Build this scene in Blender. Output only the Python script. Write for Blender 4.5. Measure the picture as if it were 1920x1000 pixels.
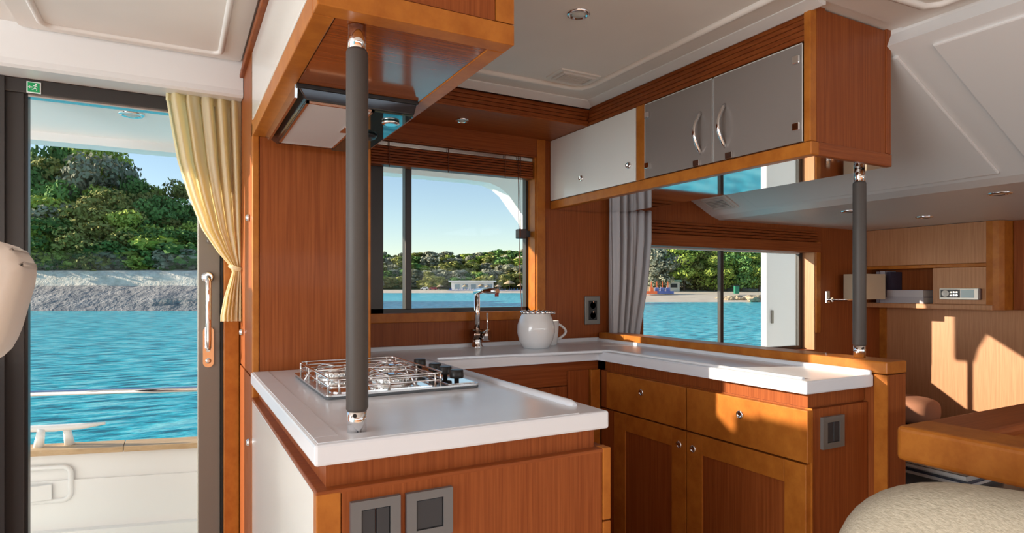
import bpy, bmesh, math, random
from mathutils import Vector, Matrix
random.seed(7)
for o in list(bpy.data.objects): bpy.data.objects.remove(o)
S = bpy.context.scene
COL = S.collection
R = math.radians
# ------------------------------------------------------------------ camera, sky, sun, exposure
YAW = 28.475
cd = bpy.data.cameras.new('camera'); cam = bpy.data.objects.new('camera', cd); COL.objects.link(cam)
cam.location = (0, 0, 1.167); cam.rotation_euler = (R(90), 0, R(-YAW))
cd.sensor_width = 36; cd.lens = 1156.6/1920*36; cd.shift_y = 41.6/1920; cd.clip_start = .02; cd.clip_end = 3000
S.camera = cam
SUN = Vector((1, -.445, -.30)).normalized()          # direction in which sunlight travels
w = bpy.data.worlds.new('sky'); S.world = w; w.use_nodes = True
nt = w.node_tree; nt.nodes.clear()
sky = nt.nodes.new('ShaderNodeTexSky'); sky.sky_type = 'NISHITA'; sky.sun_disc = False
sky.sun_elevation = R(24); sky.sun_rotation = math.atan2(-SUN.x, -SUN.y); sky.altitude = 0; sky.air_density = 1.0; sky.dust_density = .15; sky.ozone_density = 1.0
bg = nt.nodes.new('ShaderNodeBackground'); bg.inputs['Strength'].default_value = .115
wo = nt.nodes.new('ShaderNodeOutputWorld')
nt.links.new(sky.outputs[0], bg.inputs[0]); nt.links.new(bg.outputs[0], wo.inputs[0])
sl = bpy.data.lights.new('sun', 'SUN'); sl.energy = 6.0; sl.angle = R(.6); sl.color = (1, .86, .68)
so = bpy.data.objects.new('sun', sl); COL.objects.link(so); so.rotation_euler = SUN.to_track_quat('-Z', 'Y').to_euler()
def fill_area(name, loc, target, sx, sy, power, col, spread=180):
    l = bpy.data.lights.new(name, 'AREA'); l.shape = 'RECTANGLE'; l.size = sx; l.size_y = sy; l.energy = power; l.color = col; l.spread = R(spread)
    o = bpy.data.objects.new(name, l); COL.objects.link(o); o.location = loc; o.rotation_euler = (Vector(target)-Vector(loc)).to_track_quat('-Z', 'Y').to_euler()
# daylight lamps added to brighten the saloon, at assumed openings behind the camera
fill_area('aft_fill_light', (-3.1, .3, 1.05), (-.9, .5, .75), 2.6, 1.7, 70, (.97, .98, 1))
fill_area('far_fill_light', (1.2, -2.60, 1.35), (1.0, -.6, .35), 2.7, .38, 9, (.86, .93, 1))
fill_area('far_aft_fill_light', (-1.5, -2.60, 1.35), (-1.2, -.6, .35), 2.1, .38, 5, (.86, .93, 1))
fill_area('far_forward_fill_light', (3.35, -2.60, 1.25), (3.3, 0, .75), 1.2, .38, 7, (.90, .95, 1))
S.view_settings.view_transform = 'Standard'; S.view_settings.look = 'None'; S.view_settings.gamma = 1
S.view_settings.exposure = 0.60; S.view_settings.use_curve_mapping = False

# ------------------------------------------------------------------ materials
def lin(c): return tuple(((v/255+.055)/1.055)**2.4 if v > 10 else v/255/12.92 for v in c) + (1,)
MATS = {}
def mat(name, col, rough=.4, metal=0, spec=.5, coat=0, noise=None, bump=None, trans=0, sheen=0, emit=None, rand=0, ior=1.45):
    """col linear rgb. noise=(scale xyz, second colour, detail). bump=(scale xyz, strength, distance). rand = per-object value variation"""
    m = bpy.data.materials.new(name); m.use_nodes = True; MATS[name] = m
    n = m.node_tree.nodes; L = m.node_tree.links; b = n['Principled BSDF']
    b.inputs['Base Color'].default_value = (*col[:3], 1); b.inputs['Roughness'].default_value = rough; b.inputs['Metallic'].default_value = metal
    b.inputs['Specular IOR Level'].default_value = spec; b.inputs['Coat Weight'].default_value = coat; b.inputs['Coat Roughness'].default_value = .08
    b.inputs['Transmission Weight'].default_value = trans; b.inputs['Sheen Weight'].default_value = sheen; b.inputs['IOR'].default_value = ior
    src = None
    def tex(scale, detail):
        tc = n.new('ShaderNodeTexCoord'); mp = n.new('ShaderNodeMapping'); mp.inputs['Scale'].default_value = scale
        L.new(tc.outputs['Object'], mp.inputs[0]); t = n.new('ShaderNodeTexNoise'); t.inputs['Scale'].default_value = 1; t.inputs['Detail'].default_value = detail; t.inputs['Roughness'].default_value = .65
        L.new(mp.outputs[0], t.inputs['Vector']); return t
    if noise:
        t = tex(noise[0], noise[2]); r = n.new('ShaderNodeValToRGB'); r.color_ramp.elements[0].color = (*col[:3], 1); r.color_ramp.elements[1].color = (*noise[1][:3], 1)
        r.color_ramp.elements[0].position = .35; r.color_ramp.elements[1].position = .65
        L.new(t.outputs['Fac'], r.inputs[0]); src = r.outputs[0]
    if rand:
        oi = n.new('ShaderNodeObjectInfo'); hs = n.new('ShaderNodeHueSaturation'); mr = n.new('ShaderNodeMapRange')
        mr.inputs['To Min'].default_value = 1-rand; mr.inputs['To Max'].default_value = 1+rand
        L.new(oi.outputs['Random'], mr.inputs[0]); L.new(mr.outputs[0], hs.inputs['Value'])
        if src: L.new(src, hs.inputs['Color'])
        else: hs.inputs['Color'].default_value = (*col[:3], 1)
        src = hs.outputs[0]
    if src: L.new(src, b.inputs['Base Color'])
    if bump:
        t = tex(bump[0], 3); bp = n.new('ShaderNodeBump'); bp.inputs['Strength'].default_value = bump[1]; bp.inputs['Distance'].default_value = bump[2]
        L.new(t.outputs['Fac'], bp.inputs['Height']); L.new(bp.outputs[0], b.inputs['Normal'])
    if emit:
        b.inputs['Emission Color'].default_value = (*emit[0], 1); b.inputs['Emission Strength'].default_value = emit[1]
    return m
V1, V2 = (.315, .086, .021), (.225, .053, .012)
S1, S2 = (.47, .160, .024), (.36, .108, .015)
veneer = mat('cherry_veneer_upright_grain', V1, .42, spec=.22, coat=.04, noise=((170, 170, 3.5), V2, 3))
veneer_x = mat('cherry_veneer_level_grain', V1, .38, spec=.25, coat=.06, noise=((4, 150, 150), V2, 3))
veneer_y = mat('cherry_veneer_fore_aft_grain', V1, .24, spec=.5, coat=.6, noise=((120, 4, 150), V2, 3))
veneer_gloss = mat('varnished_cherry_underside', V1, .16, spec=.6, coat=.8, noise=((4, 150, 150), V2, 3))
solid = mat('solid_cherry', S1, .38, spec=.25, coat=.08, noise=((18, 18, 14), S2, 4))
crown_m = mat('cherry_louvre', (.27, .070, .016), .42, spec=.2, noise=((14, 14, 90), (.19, .042, .009), 3))
pale = mat('pale_cherry_panel', (.52, .25, .12), .4, noise=((120, 120, 4), (.43, .19, .085), 3))
gelcoat = mat('white_gelcoat', (.76, .75, .74), .35, spec=.4)
gel_out = mat('bright_exterior_gelcoat', (.90, .89, .88), .3, spec=.4)
liner = mat('headliner_white', (.74, .70, .66), .55, noise=((3, 3, 3), (.70, .66, .62), 2))
gloss_white = mat('white_gloss_panel', (.80, .78, .74), .18, coat=.4)
corian = mat('white_solid_surface', (.78, .81, .87), .24, spec=.5, noise=((4, 4, 4), (.75, .78, .84), 3))
chrome = mat('polished_chrome', (.86, .86, .87), .07, metal=1)
steel = mat('brushed_stainless', (.72, .71, .70), .2, metal=1)
mirror = mat('polished_steel_sheet', (.80, .80, .80), .045, metal=1)
leather = mat('taupe_leather_wrap', (.068, .059, .055), .5, bump=((500, 500, 500), .2, .001))
alu_dark = mat('dark_bronze_aluminium', (.045, .040, .038), .38, metal=.3)
alu_grey = mat('grey_bronze_aluminium', (.21, .19, .165), .4, metal=.4)
black = mat('black_plastic', (.012, .012, .013), .35)
rubber = mat('grey_gasket', (.10, .11, .12), .5)
sw_grey = mat('slate_grey_plate', (.17, .175, .185), .35, metal=.35)
sw_dark = mat('anthracite_rocker', (.035, .038, .045), .4)
sw_steel = mat('pewter_plate', (.20, .195, .185), .35, metal=.3)
frost = mat('frosted_grey_glass', (.23, .20, .185), .3, spec=.9, coat=.35)
frost_edge = mat('ground_glass_edge', (.62, .60, .58), .3)
porcelain = mat('white_porcelain', (.83, .83, .84), .1, coat=.6)
filt = mat('hood_filter_mesh', (.62, .58, .57), .5, metal=.15, bump=((900, 900, 900), .5, .001))
tint = mat('dark_mirror_glass', (.10, .20, .22), .03, metal=.9)
cream = mat('cream_satin_curtain', (.95, .90, .77), .4, sheen=.3)
cream.node_tree.nodes['Principled BSDF'].inputs['Subsurface Weight'].default_value = 0
grey_cloth = mat('grey_white_curtain', (.70, .69, .72), .7)
beige_lth = mat('beige_leatherette', (.72, .64, .58), .5, bump=((260, 260, 260), .15, .001))
tweed = mat('oatmeal_tweed', (.60, .54, .42), .9, noise=((420, 90, 420), (.40, .35, .26), 5), bump=((300, 120, 300), .6, .003))
sofa_m = mat('dark_brown_upholstery', (.10, .07, .06), .8)
pill = mat('russet_cushion_cloth', (.38, .17, .10), .8)
floor_m = mat('pale_bounce_sole', (.58, .50, .42), .4, noise=((3, 60, 3), (.50, .42, .34), 3))  # unseen floor, colour lightened to bounce light upwards
teak = mat('weathered_teak', (.62, .43, .25), .55, noise=((4, 60, 60), (.50, .33, .18), 3))
green = mat('sign_green', (.01, .32, .10), .4); sign_white = mat('sign_white', (.85, .88, .85), .5)
paper = mat('book_pages', (.75, .72, .68), .7)
def cloth_trans(m, c, k=.45):
    n = m.node_tree.nodes; L = m.node_tree.links; b = n['Principled BSDF']; t = n.new('ShaderNodeBsdfTranslucent'); t.inputs[0].default_value = (*c, 1)
    mx = n.new('ShaderNodeMixShader'); mx.inputs[0].default_value = k; o = n['Material Output']
    L.new(b.outputs[0], mx.inputs[1]); L.new(t.outputs[0], mx.inputs[2]); L.new(mx.outputs[0], o.inputs[0])
cloth_trans(cream, (.99, .92, .72), .75); cloth_trans(grey_cloth, (.72, .70, .70))
def pane_mat():
    m = bpy.data.materials.new('clear_window_glass'); m.use_nodes = True; n = m.node_tree.nodes; L = m.node_tree.links; n.remove(n['Principled BSDF'])
    f = n.new('ShaderNodeLayerWeight'); f.inputs['Blend'].default_value = .5; p = n.new('ShaderNodeMath'); p.operation = 'POWER'; p.inputs[1].default_value = 4
    q = n.new('ShaderNodeMath'); q.operation = 'MULTIPLY_ADD'; q.inputs[1].default_value = .22; q.inputs[2].default_value = .003
    t = n.new('ShaderNodeBsdfTransparent'); t.inputs[0].default_value = (.98, .99, .99, 1)
    g = n.new('ShaderNodeBsdfGlossy'); g.inputs['Roughness'].default_value = .01; mx = n.new('ShaderNodeMixShader')
    L.new(f.outputs['Facing'], p.inputs[0]); L.new(p.outputs[0], q.inputs[0]); L.new(q.outputs[0], mx.inputs[0])
    L.new(t.outputs[0], mx.inputs[1]); L.new(g.outputs[0], mx.inputs[2]); L.new(mx.outputs[0], n['Material Output'].inputs[0]); return m
glass = pane_mat()

# ------------------------------------------------------------------ geometry helpers (world metres)
def B(*a): return bmesh.new()
def box(bm, x0, x1, y0, y1, z0, z1, bev=0, seg=2):
    r = bmesh.ops.create_cube(bm, size=1); vs = r['verts']
    for v in vs: v.co = Vector(((x0+x1)/2+v.co.x*(x1-x0), (y0+y1)/2+v.co.y*(y1-y0), (z0+z1)/2+v.co.z*(z1-z0)))
    if bev:
        es = list({e for v in vs for e in v.link_edges})
        bmesh.ops.bevel(bm, geom=es, offset=bev, segments=seg, profile=.5, affect='EDGES')
    return bm
def bx(*a, **k): return box(bmesh.new(), *a, **k)
def frame_of(d):
    d = Vector(d).normalized(); u = d.orthogonal().normalized(); return d, u, d.cross(u)
def tube(bm, pts, r, seg=10, closed=False, cap=True):
    pts = [Vector(p) for p in pts]; n = len(pts); rings = []; u = None
    for i, p in enumerate(pts):
        a = pts[(i-1) % n] if (closed or i > 0) else p; b = pts[(i+1) % n] if (closed or i < n-1) else p
        d = (b-a).normalized()
        if u is None: u = d.orthogonal().normalized()
        else: u = (u-d*u.dot(d)).normalized()
        v = d.cross(u); rr = r[i] if isinstance(r, (list, tuple)) else r
        rings.append([bm.verts.new(p+(u*math.cos(k*2*math.pi/seg)+v*math.sin(k*2*math.pi/seg))*rr) for k in range(seg)])
    for i in range(n if closed else n-1):
        A, C_ = rings[i], rings[(i+1) % n]
        for k in range(seg):
            f = bm.faces.new((A[k], A[(k+1) % seg], C_[(k+1) % seg], C_[k])); f.smooth = True
    if cap and not closed:
        bm.faces.new(rings[0][::-1]); bm.faces.new(rings[-1])
    return bm
def cyl(bm, p0, p1, r, seg=24, r1=None): return tube(bm, [p0, p1], [r, r if r1 is None else r1], seg)
def lathe(bm, c, prof, seg=28, axis='z', capb=True, capt=False):
    """prof list of (radius, height) along axis from c"""
    rings = []
    for r, h in prof:
        ring = []
        for k in range(seg):
            a = 2*math.pi*k/seg; q = (r*math.cos(a), r*math.sin(a), h)
            if axis == 'x': q = (h, q[0], q[1])
            elif axis == 'y': q = (q[0], h, q[1])
            ring.append(bm.verts.new(Vector(c)+Vector(q)))
        rings.append(ring)
    for a, b in zip(rings, rings[1:]):
        for k in range(seg):
            f = bm.faces.new((a[k], a[(k+1) % seg], b[(k+1) % seg], b[k])); f.smooth = True
    if capb: bm.faces.new(rings[0][::-1])
    if capt: bm.faces.new(rings[-1])
    return bm
def prism(bm, pts, axis, a, b, bev=0):
    """polygon pts in the two other axes, extruded along axis from a to b"""
    def P(p, h): return {'z': (p[0], p[1], h), 'y': (p[0], h, p[1]), 'x': (h, p[0], p[1])}[axis]
    lo = [bm.verts.new(P(p, a)) for p in pts]; hi = [bm.verts.new(P(p, b)) for p in pts]; n = len(pts)
    fs = [bm.faces.new(lo), bm.faces.new(hi[::-1])]
    for i in range(n): fs.append(bm.faces.new((lo[i], hi[i], hi[(i+1) % n], lo[(i+1) % n])))
    if bev: bmesh.ops.bevel(bm, geom=list({e for f in fs for e in f.edges}), offset=bev, segments=2, profile=.5, affect='EDGES')
    return bm
def rrect(x0, x1, y0, y1, r, k=5):
    out = []
    for cx, cy, a0 in ((x1-r, y1-r, 0), (x0+r, y1-r, 90), (x0+r, y0+r, 180), (x1-r, y0+r, 270)):
        for i in range(k+1):
            a = R(a0+90*i/k); out.append((cx+r*math.cos(a), cy+r*math.sin(a)))
    return out
def grid_wall(bm, xs, zs, holes, y0, y1):
    """wall of cells with real openings, no inner faces"""
    solidc = {}
    for i in range(len(xs)-1):
        for j in range(len(zs)-1):
            cx, cz = (xs[i]+xs[i+1])/2, (zs[j]+zs[j+1])/2
            solidc[i, j] = not any(h[0] < cx < h[1] and h[2] < cz < h[3] for h in holes)
    V = {}
    def v(i, j, k):
        if (i, j, k) not in V: V[i, j, k] = bm.verts.new((xs[i], (y0, y1)[k], zs[j]))
        return V[i, j, k]
    for (i, j), s in solidc.items():
        if not s: continue
        bm.faces.new((v(i, j, 0), v(i+1, j, 0), v(i+1, j+1, 0), v(i, j+1, 0))); bm.faces.new((v(i, j, 1), v(i, j+1, 1), v(i+1, j+1, 1), v(i+1, j, 1)))
        for di, dj, q in ((-1, 0, ((i, j), (i, j+1))), (1, 0, ((i+1, j+1), (i+1, j))), (0, -1, ((i+1, j), (i, j))), (0, 1, ((i, j+1), (i+1, j+1)))):
            if not solidc.get((i+di, j+dj)):
                (a, b), (c, d) = q; bm.faces.new((v(a, b, 0), v(c, d, 0), v(c, d, 1), v(a, b, 1)))
    return bm
def mk(name, bm, m, org=(0, 0, 0), parent=None):
    org = Vector(org)
    for v in bm.verts: v.co -= org
    bmesh.ops.recalc_face_normals(bm, faces=bm.faces[:])
    me = bpy.data.meshes.new(name); bm.to_mesh(me); bm.free(); me.materials.append(m)
    o = bpy.data.objects.new(name, me); COL.objects.link(o)
    if parent: o.parent = parent
    else: o.location = org
    return o
def tag(o, label=None, cat=None, group=None, kind=None):
    if label: o['label'] = label
    if cat: o['category'] = cat
    if group: o['group'] = group
    if kind: o['kind'] = kind
    return o
class Thing:
    def __init__(s, name, loc, label=None, cat=None, group=None, kind=None):
        s.loc = Vector(loc); s.o = bpy.data.objects.new(name, None); COL.objects.link(s.o); s.o.location = loc; s.o.empty_display_size = .05
        tag(s.o, label, cat, group, kind)
    def part(s, name, bm, m, label=None):
        o = mk(name, bm, m, s.loc, s.o)
        if label: o['label'] = label
        return o
    def sub(s, par, name, bm, m, label=None):
        o = mk(name, bm, m, s.loc, par)
        if label: o['label'] = label
        return o
def dup(o, parent=None, loc=None):
    c = o.copy(); COL.objects.link(c); c.parent = parent
    if loc is not None: c.location = loc
    for ch in list(o.children): dup(ch, c)
    return c

# ================================================================== the room
tag(mk('floor', bx(-3.2, 4.2, -3.2, 2.5, -.06, 0), floor_m), kind='structure')
XS = [-3.2, -2.2, -1.15, -1.05, -.96, -.74, -.62, -.50, -.475, .14, .66, 1.425, 2.05, 3.376, 4.2]; ZS = [0, .80, .95, 1.066, 1.27, 1.335, 1.385, 1.45, 1.58, 1.76, 1.82, 1.9, 1.95]
holes = [(-1.15, -.62, 1.45, 1.9), (-2.2, -1.15, 1.58, 1.9), (-.74, -.50, .95, 1.76), (-.475, .14, 0, 1.82), (.66, 1.425, 1.066, 1.76), (2.05, 3.376, .80, 1.385)]  # first three openings are unseen, shaped to admit the sun patches
wb = Thing('wall_back', (0, 2.4, 0), kind='structure')
wb.part('inner_lining', grid_wall(B(), XS, ZS, holes, 2.4, 2.488), veneer)
wb.part('sun_mask_wedge', prism(B(), [(-1.149, 1.45), (-.89, 1.45), (-1.149, 1.528)], 'y', 2.405, 2.42), veneer); wb.part('sun_mask_wedge', prism(B(), [(-2.199, 1.58), (-1.151, 1.58), (-1.151, 1.589), (-2.199, 1.90)], 'y', 2.405, 2.42), veneer)  # unseen wedges added to shape the sun patch on the drawers
wb.part('outer_skin', grid_wall(B(), XS, ZS, holes, 2.489, 2.5), gel_out)
tag(mk('wall_front', grid_wall(B(), [-3.2, -2.6, -.4, -.2, 2.6, 2.7, 4.0, 4.2], [0, 1.05, 1.15, 1.45, 1.55, 1.95], [(-2.6, -.4, 1.15, 1.55), (-.2, 2.6, 1.15, 1.55), (2.7, 4.0, 1.05, 1.45)], -2.7, -2.62), pale), kind='structure')  # unseen side wall added to block sky light, openings sized for brightness
wr = Thing('wall_right', (4.05, 0, 0), kind='structure')
wr.part('bulkhead', bx(4.05, 4.12, -1.2, 2.4, 0, 1.6), pale)
# main ceiling with its moulded bead
ce = Thing('ceiling', (0, 0, 1.93), kind='structure')
ce.part('headliner', bx(-3.2, 1.93, -3.2, 2.4, 1.935, 2.0), liner)
ce.part('edge_panel', prism(B(), [(.56, -.6), (1.90, -.6), (1.90, 1.04), (1.455, 1.04), (1.455, 2.045), (.56, 2.045)], 'z', 1.93, 1.936), liner)
def bead(pts, r): return tube(B(), pts, r, 8)
ce.part('bead', bead([(.57, 1.945, 1.927), (1.30, 1.94, 1.927), (1.345, 1.925, 1.927), (1.362, 1.88, 1.927), (1.365, .98, 1.927), (1.38, .95, 1.927), (1.76, .93, 1.927), (1.79, .90, 1.927), (1.79, -.5, 1.927)], .011), liner)
ce.part('cove_strip', prism(B(), [(2.045, 1.936), (2.105, 1.936), (2.105, 1.916), (2.095, 1.912), (2.045, 1.926)], 'x', .56, 1.5), gelcoat)
ce.part('cove_strip', prism(B(), [(1.455, 1.936), (1.51, 1.936), (1.51, 1.920), (1.50, 1.917), (1.455, 1.927)], 'y', 1.04, 2.1), gelcoat)
# aft ceiling panel over the doorway and the box beam above the door
ce.part('aft_panel', prism(B(), rrect(-.40, .185, .3, 2.235, .02), 'z', 1.922, 1.936), liner)
ce.part('panel_bead', tube(B(), [(x, y, 1.921) for x, y in rrect(-.34, .122, .5, 2.185, .03)], .009, 8, True), liner)
tag(mk('trim_1', prism(B(), [(2.24, 1.935), (2.24, 1.83), (2.236, 1.812), (2.25, 1.806), (2.4, 1.820), (2.4, 1.935)], 'x', -3.2, .193), gelcoat, (0, 2.3, 1.8)), kind='structure')
# forward headliner: beam, slope down, low ceiling
prof = [(1.86, 1.99), (1.86, 1.925), (1.90, 1.905), (1.868, 1.872), (2.52, 1.553), (2.575, 1.538), (4.05, 1.538), (4.05, 1.60), (2.60, 1.60), (1.93, 1.99)]
prof = [(1.865, 1.99), (1.865, 1.922), (1.845, 1.884), (2.520, 1.556), (2.58, 1.538), (4.05, 1.540), (4.05, 1.60), (2.62, 1.60), (1.95, 1.99)]
fc = Thing('ceiling', (2.5, 0, 1.54), kind='structure')
fc.part('sloped_liner', prism(B(), prof, 'y', -1.2, 2.4), gelcoat)
def slope_panel(y0, y1, xa=1.885, xb=2.49, t=.007):
    b = B(); sl_ = -.4876
    def z(x): return 1.63+sl_*(x-2.362)
    n = Vector((-.438, 0, -.899))
    pts = [(xa, y0), (xb, y0), (xb, y1), (xa, y1)]
    lo = [b.verts.new(Vector((x, y, z(x)))+n*t) for x, y in pts]; hi = [b.verts.new(Vector((x, y, z(x)))-n*.004) for x, y in pts]
    b.faces.new(lo); b.faces.new(hi[::-1])
    for i in range(4): b.faces.new((lo[i], hi[i], hi[(i+1) % 4], lo[(i+1) % 4]))
    bmesh.ops.bevel(b, geom=b.edges[:], offset=.005, segments=2, profile=.5, affect='EDGES'); return b
fc.part('moulded_panel', slope_panel(1.066, 2.08), gelcoat)
fc.part('moulded_panel', slope_panel(-.6, .972), gelcoat)
# soffit over the galley window, louvred crown mouldings
sf = Thing('trim_2', (1.0, 2.25, 1.85), kind='structure')
sf.part('soffit_board', bx(.55, 1.498, 2.103, 2.4, 1.842, 1.8485), veneer_x)
sf.part('head_board', bx(.55, 1.424, 2.39, 2.402, 1.765, 1.842), veneer_x)
for i in range(4): sf.part('crown_slat', bx(.55, 1.5-.004*i, 2.10+.004*i, 2.14, 1.849+.0165*i, 1.849+.0165*i+.0145, bev=.003), crown_m)
sf.part('crown_backing', bx(.55, 1.52, 2.118, 2.15, 1.849, 1.916), crown_m)

# windows ----------------------------------------------------------
w1 = Thing('window_1', (1.05, 2.47, 1.066), kind='structure')
fr = B(); box(fr, .66, .738, 2.462, 2.492, 1.066, 1.76); box(fr, 1.408, 1.425, 2.462, 2.492, 1.066, 1.76); box(fr, .66, 1.425, 2.462, 2.492, 1.066, 1.084); box(fr, .66, 1.425, 2.462, 2.492, 1.742, 1.76)
w1.part('window_frame', fr, alu_dark)
w1.part('mullion', bx(.829, .857, 2.455, 2.495, 1.08, 1.745, bev=.003), alu_dark)
w1.part('pane', bx(.738, .829, 2.474, 2.478, 1.084, 1.742), glass); w1.part('pane', bx(.857, 1.408, 2.480, 2.484, 1.084, 1.742), glass)
w1.part('sill_rail', bx(.55, 1.45, 2.388, 2.41, 1.03, 1.068, bev=.003), solid)
w1.part('jamb_board', bx(1.425, 1.468, 2.388, 2.41, 1.068, 1.8415, bev=.002), solid)
w1.part('jamb_lining', bx(1.419, 1.426, 2.4, 2.462, 1.068, 1.76), solid)
w2 = Thing('window_2', (2.7, 2.47, .93), kind='structure')
fr = B(); box(fr, 3.335, 3.376, 2.475, 2.499, .80, 1.385); box(fr, 2.05, 3.334, 2.475, 2.499, .80, .82)
w2.part('window_frame', fr, alu_dark); w2.part('head_channel', bx(2.05, 3.334, 2.47, 2.499, 1.378, 1.385), liner)
w2.part('mullion', bx(2.672, 2.697, 2.478, 2.502, .82, 1.378, bev=.003), alu_dark)
w2.part('pane', bx(2.05, 2.672, 2.485, 2.489, .82, 1.378), glass); w2.part('pane', bx(2.697, 3.335, 2.49, 2.494, .82, 1.378), glass)
w2.part('jamb_lining', bx(3.368, 3.377, 2.395, 2.476, .80, 1.385), pale)
w2.part('jamb_board', bx(3.376, 3.42, 2.388, 2.41, .90, 1.45, bev=.003), solid)
w2.part('head_board', bx(2.05, 3.42, 2.385, 2.41, 1.385, 1.447, bev=.004), veneer_x)
for i in range(4): w2.part('louvre_slat', bx(2.03, 3.385, 2.376+.003*i, 2.405, 1.449+i*.0165, 1.449+i*.0165+.0135, bev=.003), crown_m)

# sliding door ------------------------------------------------------
d1 = Thing('door_1', (-.17, 2.43, 0), kind='structure')
fr = B(); box(fr, -.475, -.418, 2.41, 2.47, 0, 1.82, bev=.004); box(fr, -.475, .14, 2.40, 2.47, 1.775, 1.82, bev=.003)
d1.part('door_frame', fr, alu_dark)
d1.part('frame_cover', bx(-.50, -.464, 2.392, 2.40, 0, 1.818), alu_dark)
d1.part('seal', bx(-.42, -.410, 2.415, 2.45, .02, 1.776), black)
d1.part('weather_strip', bx(-.41, .07, 2.415, 2.45, 1.768, 1.776), steel)
d1.part('stile', bx(.062, .134, 2.405, 2.45, .02, 1.776, bev=.004), alu_grey)
d1.part('track', bx(.134, .142, 2.395, 2.46, 0, 1.78), black)
d1.part('pane', bx(-.411, .064, 2.428, 2.433, .02, 1.77), glass)
d1.part('jamb_board', bx(.142, .193, 2.372, 2.405, 0, 1.81, bev=.004), solid)
d1.part('bolt_cap', lathe(B(), (.10, 2.405, 1.335), [(.010, 0), (.010, -.003), (.006, -.004)], 16, 'y', capt=True), alu_grey)
hp = d1.part('handle_plate', prism(B(), rrect(.078, .112, .892, 1.035, .017), 'y', 2.399, 2.406), chrome)
hb = tube(B(), [(.094, 2.40, 1.205), (.094, 2.372, 1.205), (.094, 2.362, 1.19), (.094, 2.358, 1.16), (.094, 2.358, .99), (.094, 2.368, .965), (.094, 2.40, .955)], .009, 12)
lathe(hb, (.094, 2.405, 1.207), [(.020, 0), (.020, -.005), (.012, -.008)], 20, 'y', capt=True)
d1.part('door_handle', hb, chrome)
d1.sub(hp, 'lock_cylinder', lathe(B(), (.095, 2.399, .915), [(.009, 0), (.009, -.006), (.004, -.008)], 16, 'y', capt=True), steel)
es = Thing('exit_sign', (-.393, 2.395, 1.775), 'small green and white emergency exit sticker on the dark door header', 'sign')
es.part('backing', bx(-.411, -.375, 2.397, 2.3995, 1.776, 1.811), sign_white); es.part('field', bx(-.408, -.378, 2.3955, 2.3972, 1.779, 1.808), green)
pm = B(); box(pm, -.404, -.396, 2.3945, 2.3958, 1.792, 1.795); prism(pm, [(-.407, 1.7935), (-.402, 1.798), (-.402, 1.789)], 'y', 2.3945, 2.3958)
lathe(pm, (-.387, 2.3958, 1.803), [(.0022, 0), (.0022, -.0013)], 10, 'y', capt=True)
for a, b in (((-.388, 1.801), (-.390, 1.793)), ((-.390, 1.793), (-.385, 1.788)), ((-.385, 1.788), (-.386, 1.783)), ((-.390, 1.793), (-.394, 1.787)), ((-.394, 1.787), (-.398, 1.787)), ((-.388, 1.799), (-.383, 1.795)), ((-.388, 1.799), (-.394, 1.798))):
    tube(pm, [(a[0], 2.3955, a[1]), (b[0], 2.3955, b[1])], .0011, 6)
es.part('pictogram', pm, sign_white)

# ================================================================== galley, left side
tc = Thing('tall_cabinet', (.37, 2.15, 0), 'full-height cherry veneer cabinet behind the hob beside the door', 'cabinet')
tc.part('front_panel', bx(.215, .535, 1.972, 1.99, 0, 1.62), veneer)
tc.part('side_panel', bx(.195, .213, 1.995, 2.37, .905, 1.905), veneer); tc.part('lower_door', bx(.193, .213, 1.995, 2.36, .02, .90, bev=.002), veneer)
tc.part('edge_strip', bx(.195, .214, 1.97, 1.994, 0, 1.66, bev=.003), solid); tc.part('edge_strip', bx(.535, .55, 1.97, 1.992, .9, 1.62, bev=.003), solid)
tc.part('body', bx(.213, .55, 1.99, 2.395, 0, 1.93), veneer)
for z, y in ((1.385, 2.05), (1.02, 2.27), (.70, 2.03)): tc.part('push_button', lathe(B(), (.194, y, z), [(.012, 0), (.012, -.004), (.008, -.010), (.004, -.011)], 16, 'x', capt=True), chrome)
for i in range(4): tc.part('crown_slat', bx(.182+.003*i, .2, 1.02, 2.39, 1.87+.016*i, 1.87+.016*i+.0135, bev=.003), crown_m)

hc = Thing('hood_cabinet', (.37, 1.5, 1.62), 'hanging cherry cupboard over the hob with the extractor beneath', 'cabinet')
hc.part('body', bx(.205, .545, 1.03, 1.972, 1.63, 1.93), veneer)
hc.part('side_rail', bx(.195, .232, 1.0495, 1.972, 1.62, 1.664, bev=.002), solid); hc.part('side_rail', bx(.5165, .552, 1.0495, 1.972, 1.62, 1.66, bev=.002), solid); hc.part('front_rail', bx(.195, .552, 1.008, 1.049, 1.62, 1.658, bev=.002), solid)
hc.part('bottom_panel', bx(.2335, .515, 1.0495, 1.972, 1.6215, 1.64), veneer_gloss)
hc.part('front_panel', bx(.232, .513, 1.012, 1.03, 1.66, 1.93), veneer); hc.part('stile', bx(.5145, .552, 1.010, 1.03, 1.66, 1.93), solid)
hc.part('stile', bx(.195, .231, 1.010, 1.03, 1.66, 1.93), solid)
hc.part('side_stile', bx(.195, .207, 1.975, 2.0, 1.62, 1.93), solid)
hc.part('flap_door', bx(.195, .207, 1.035, 1.985, 1.667, 1.868, bev=.002), gloss_white, 'white gloss flap door')
hc.part('right_side', bx(.545, .551, 1.03, 1.972, 1.66, 1.93), veneer)

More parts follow.
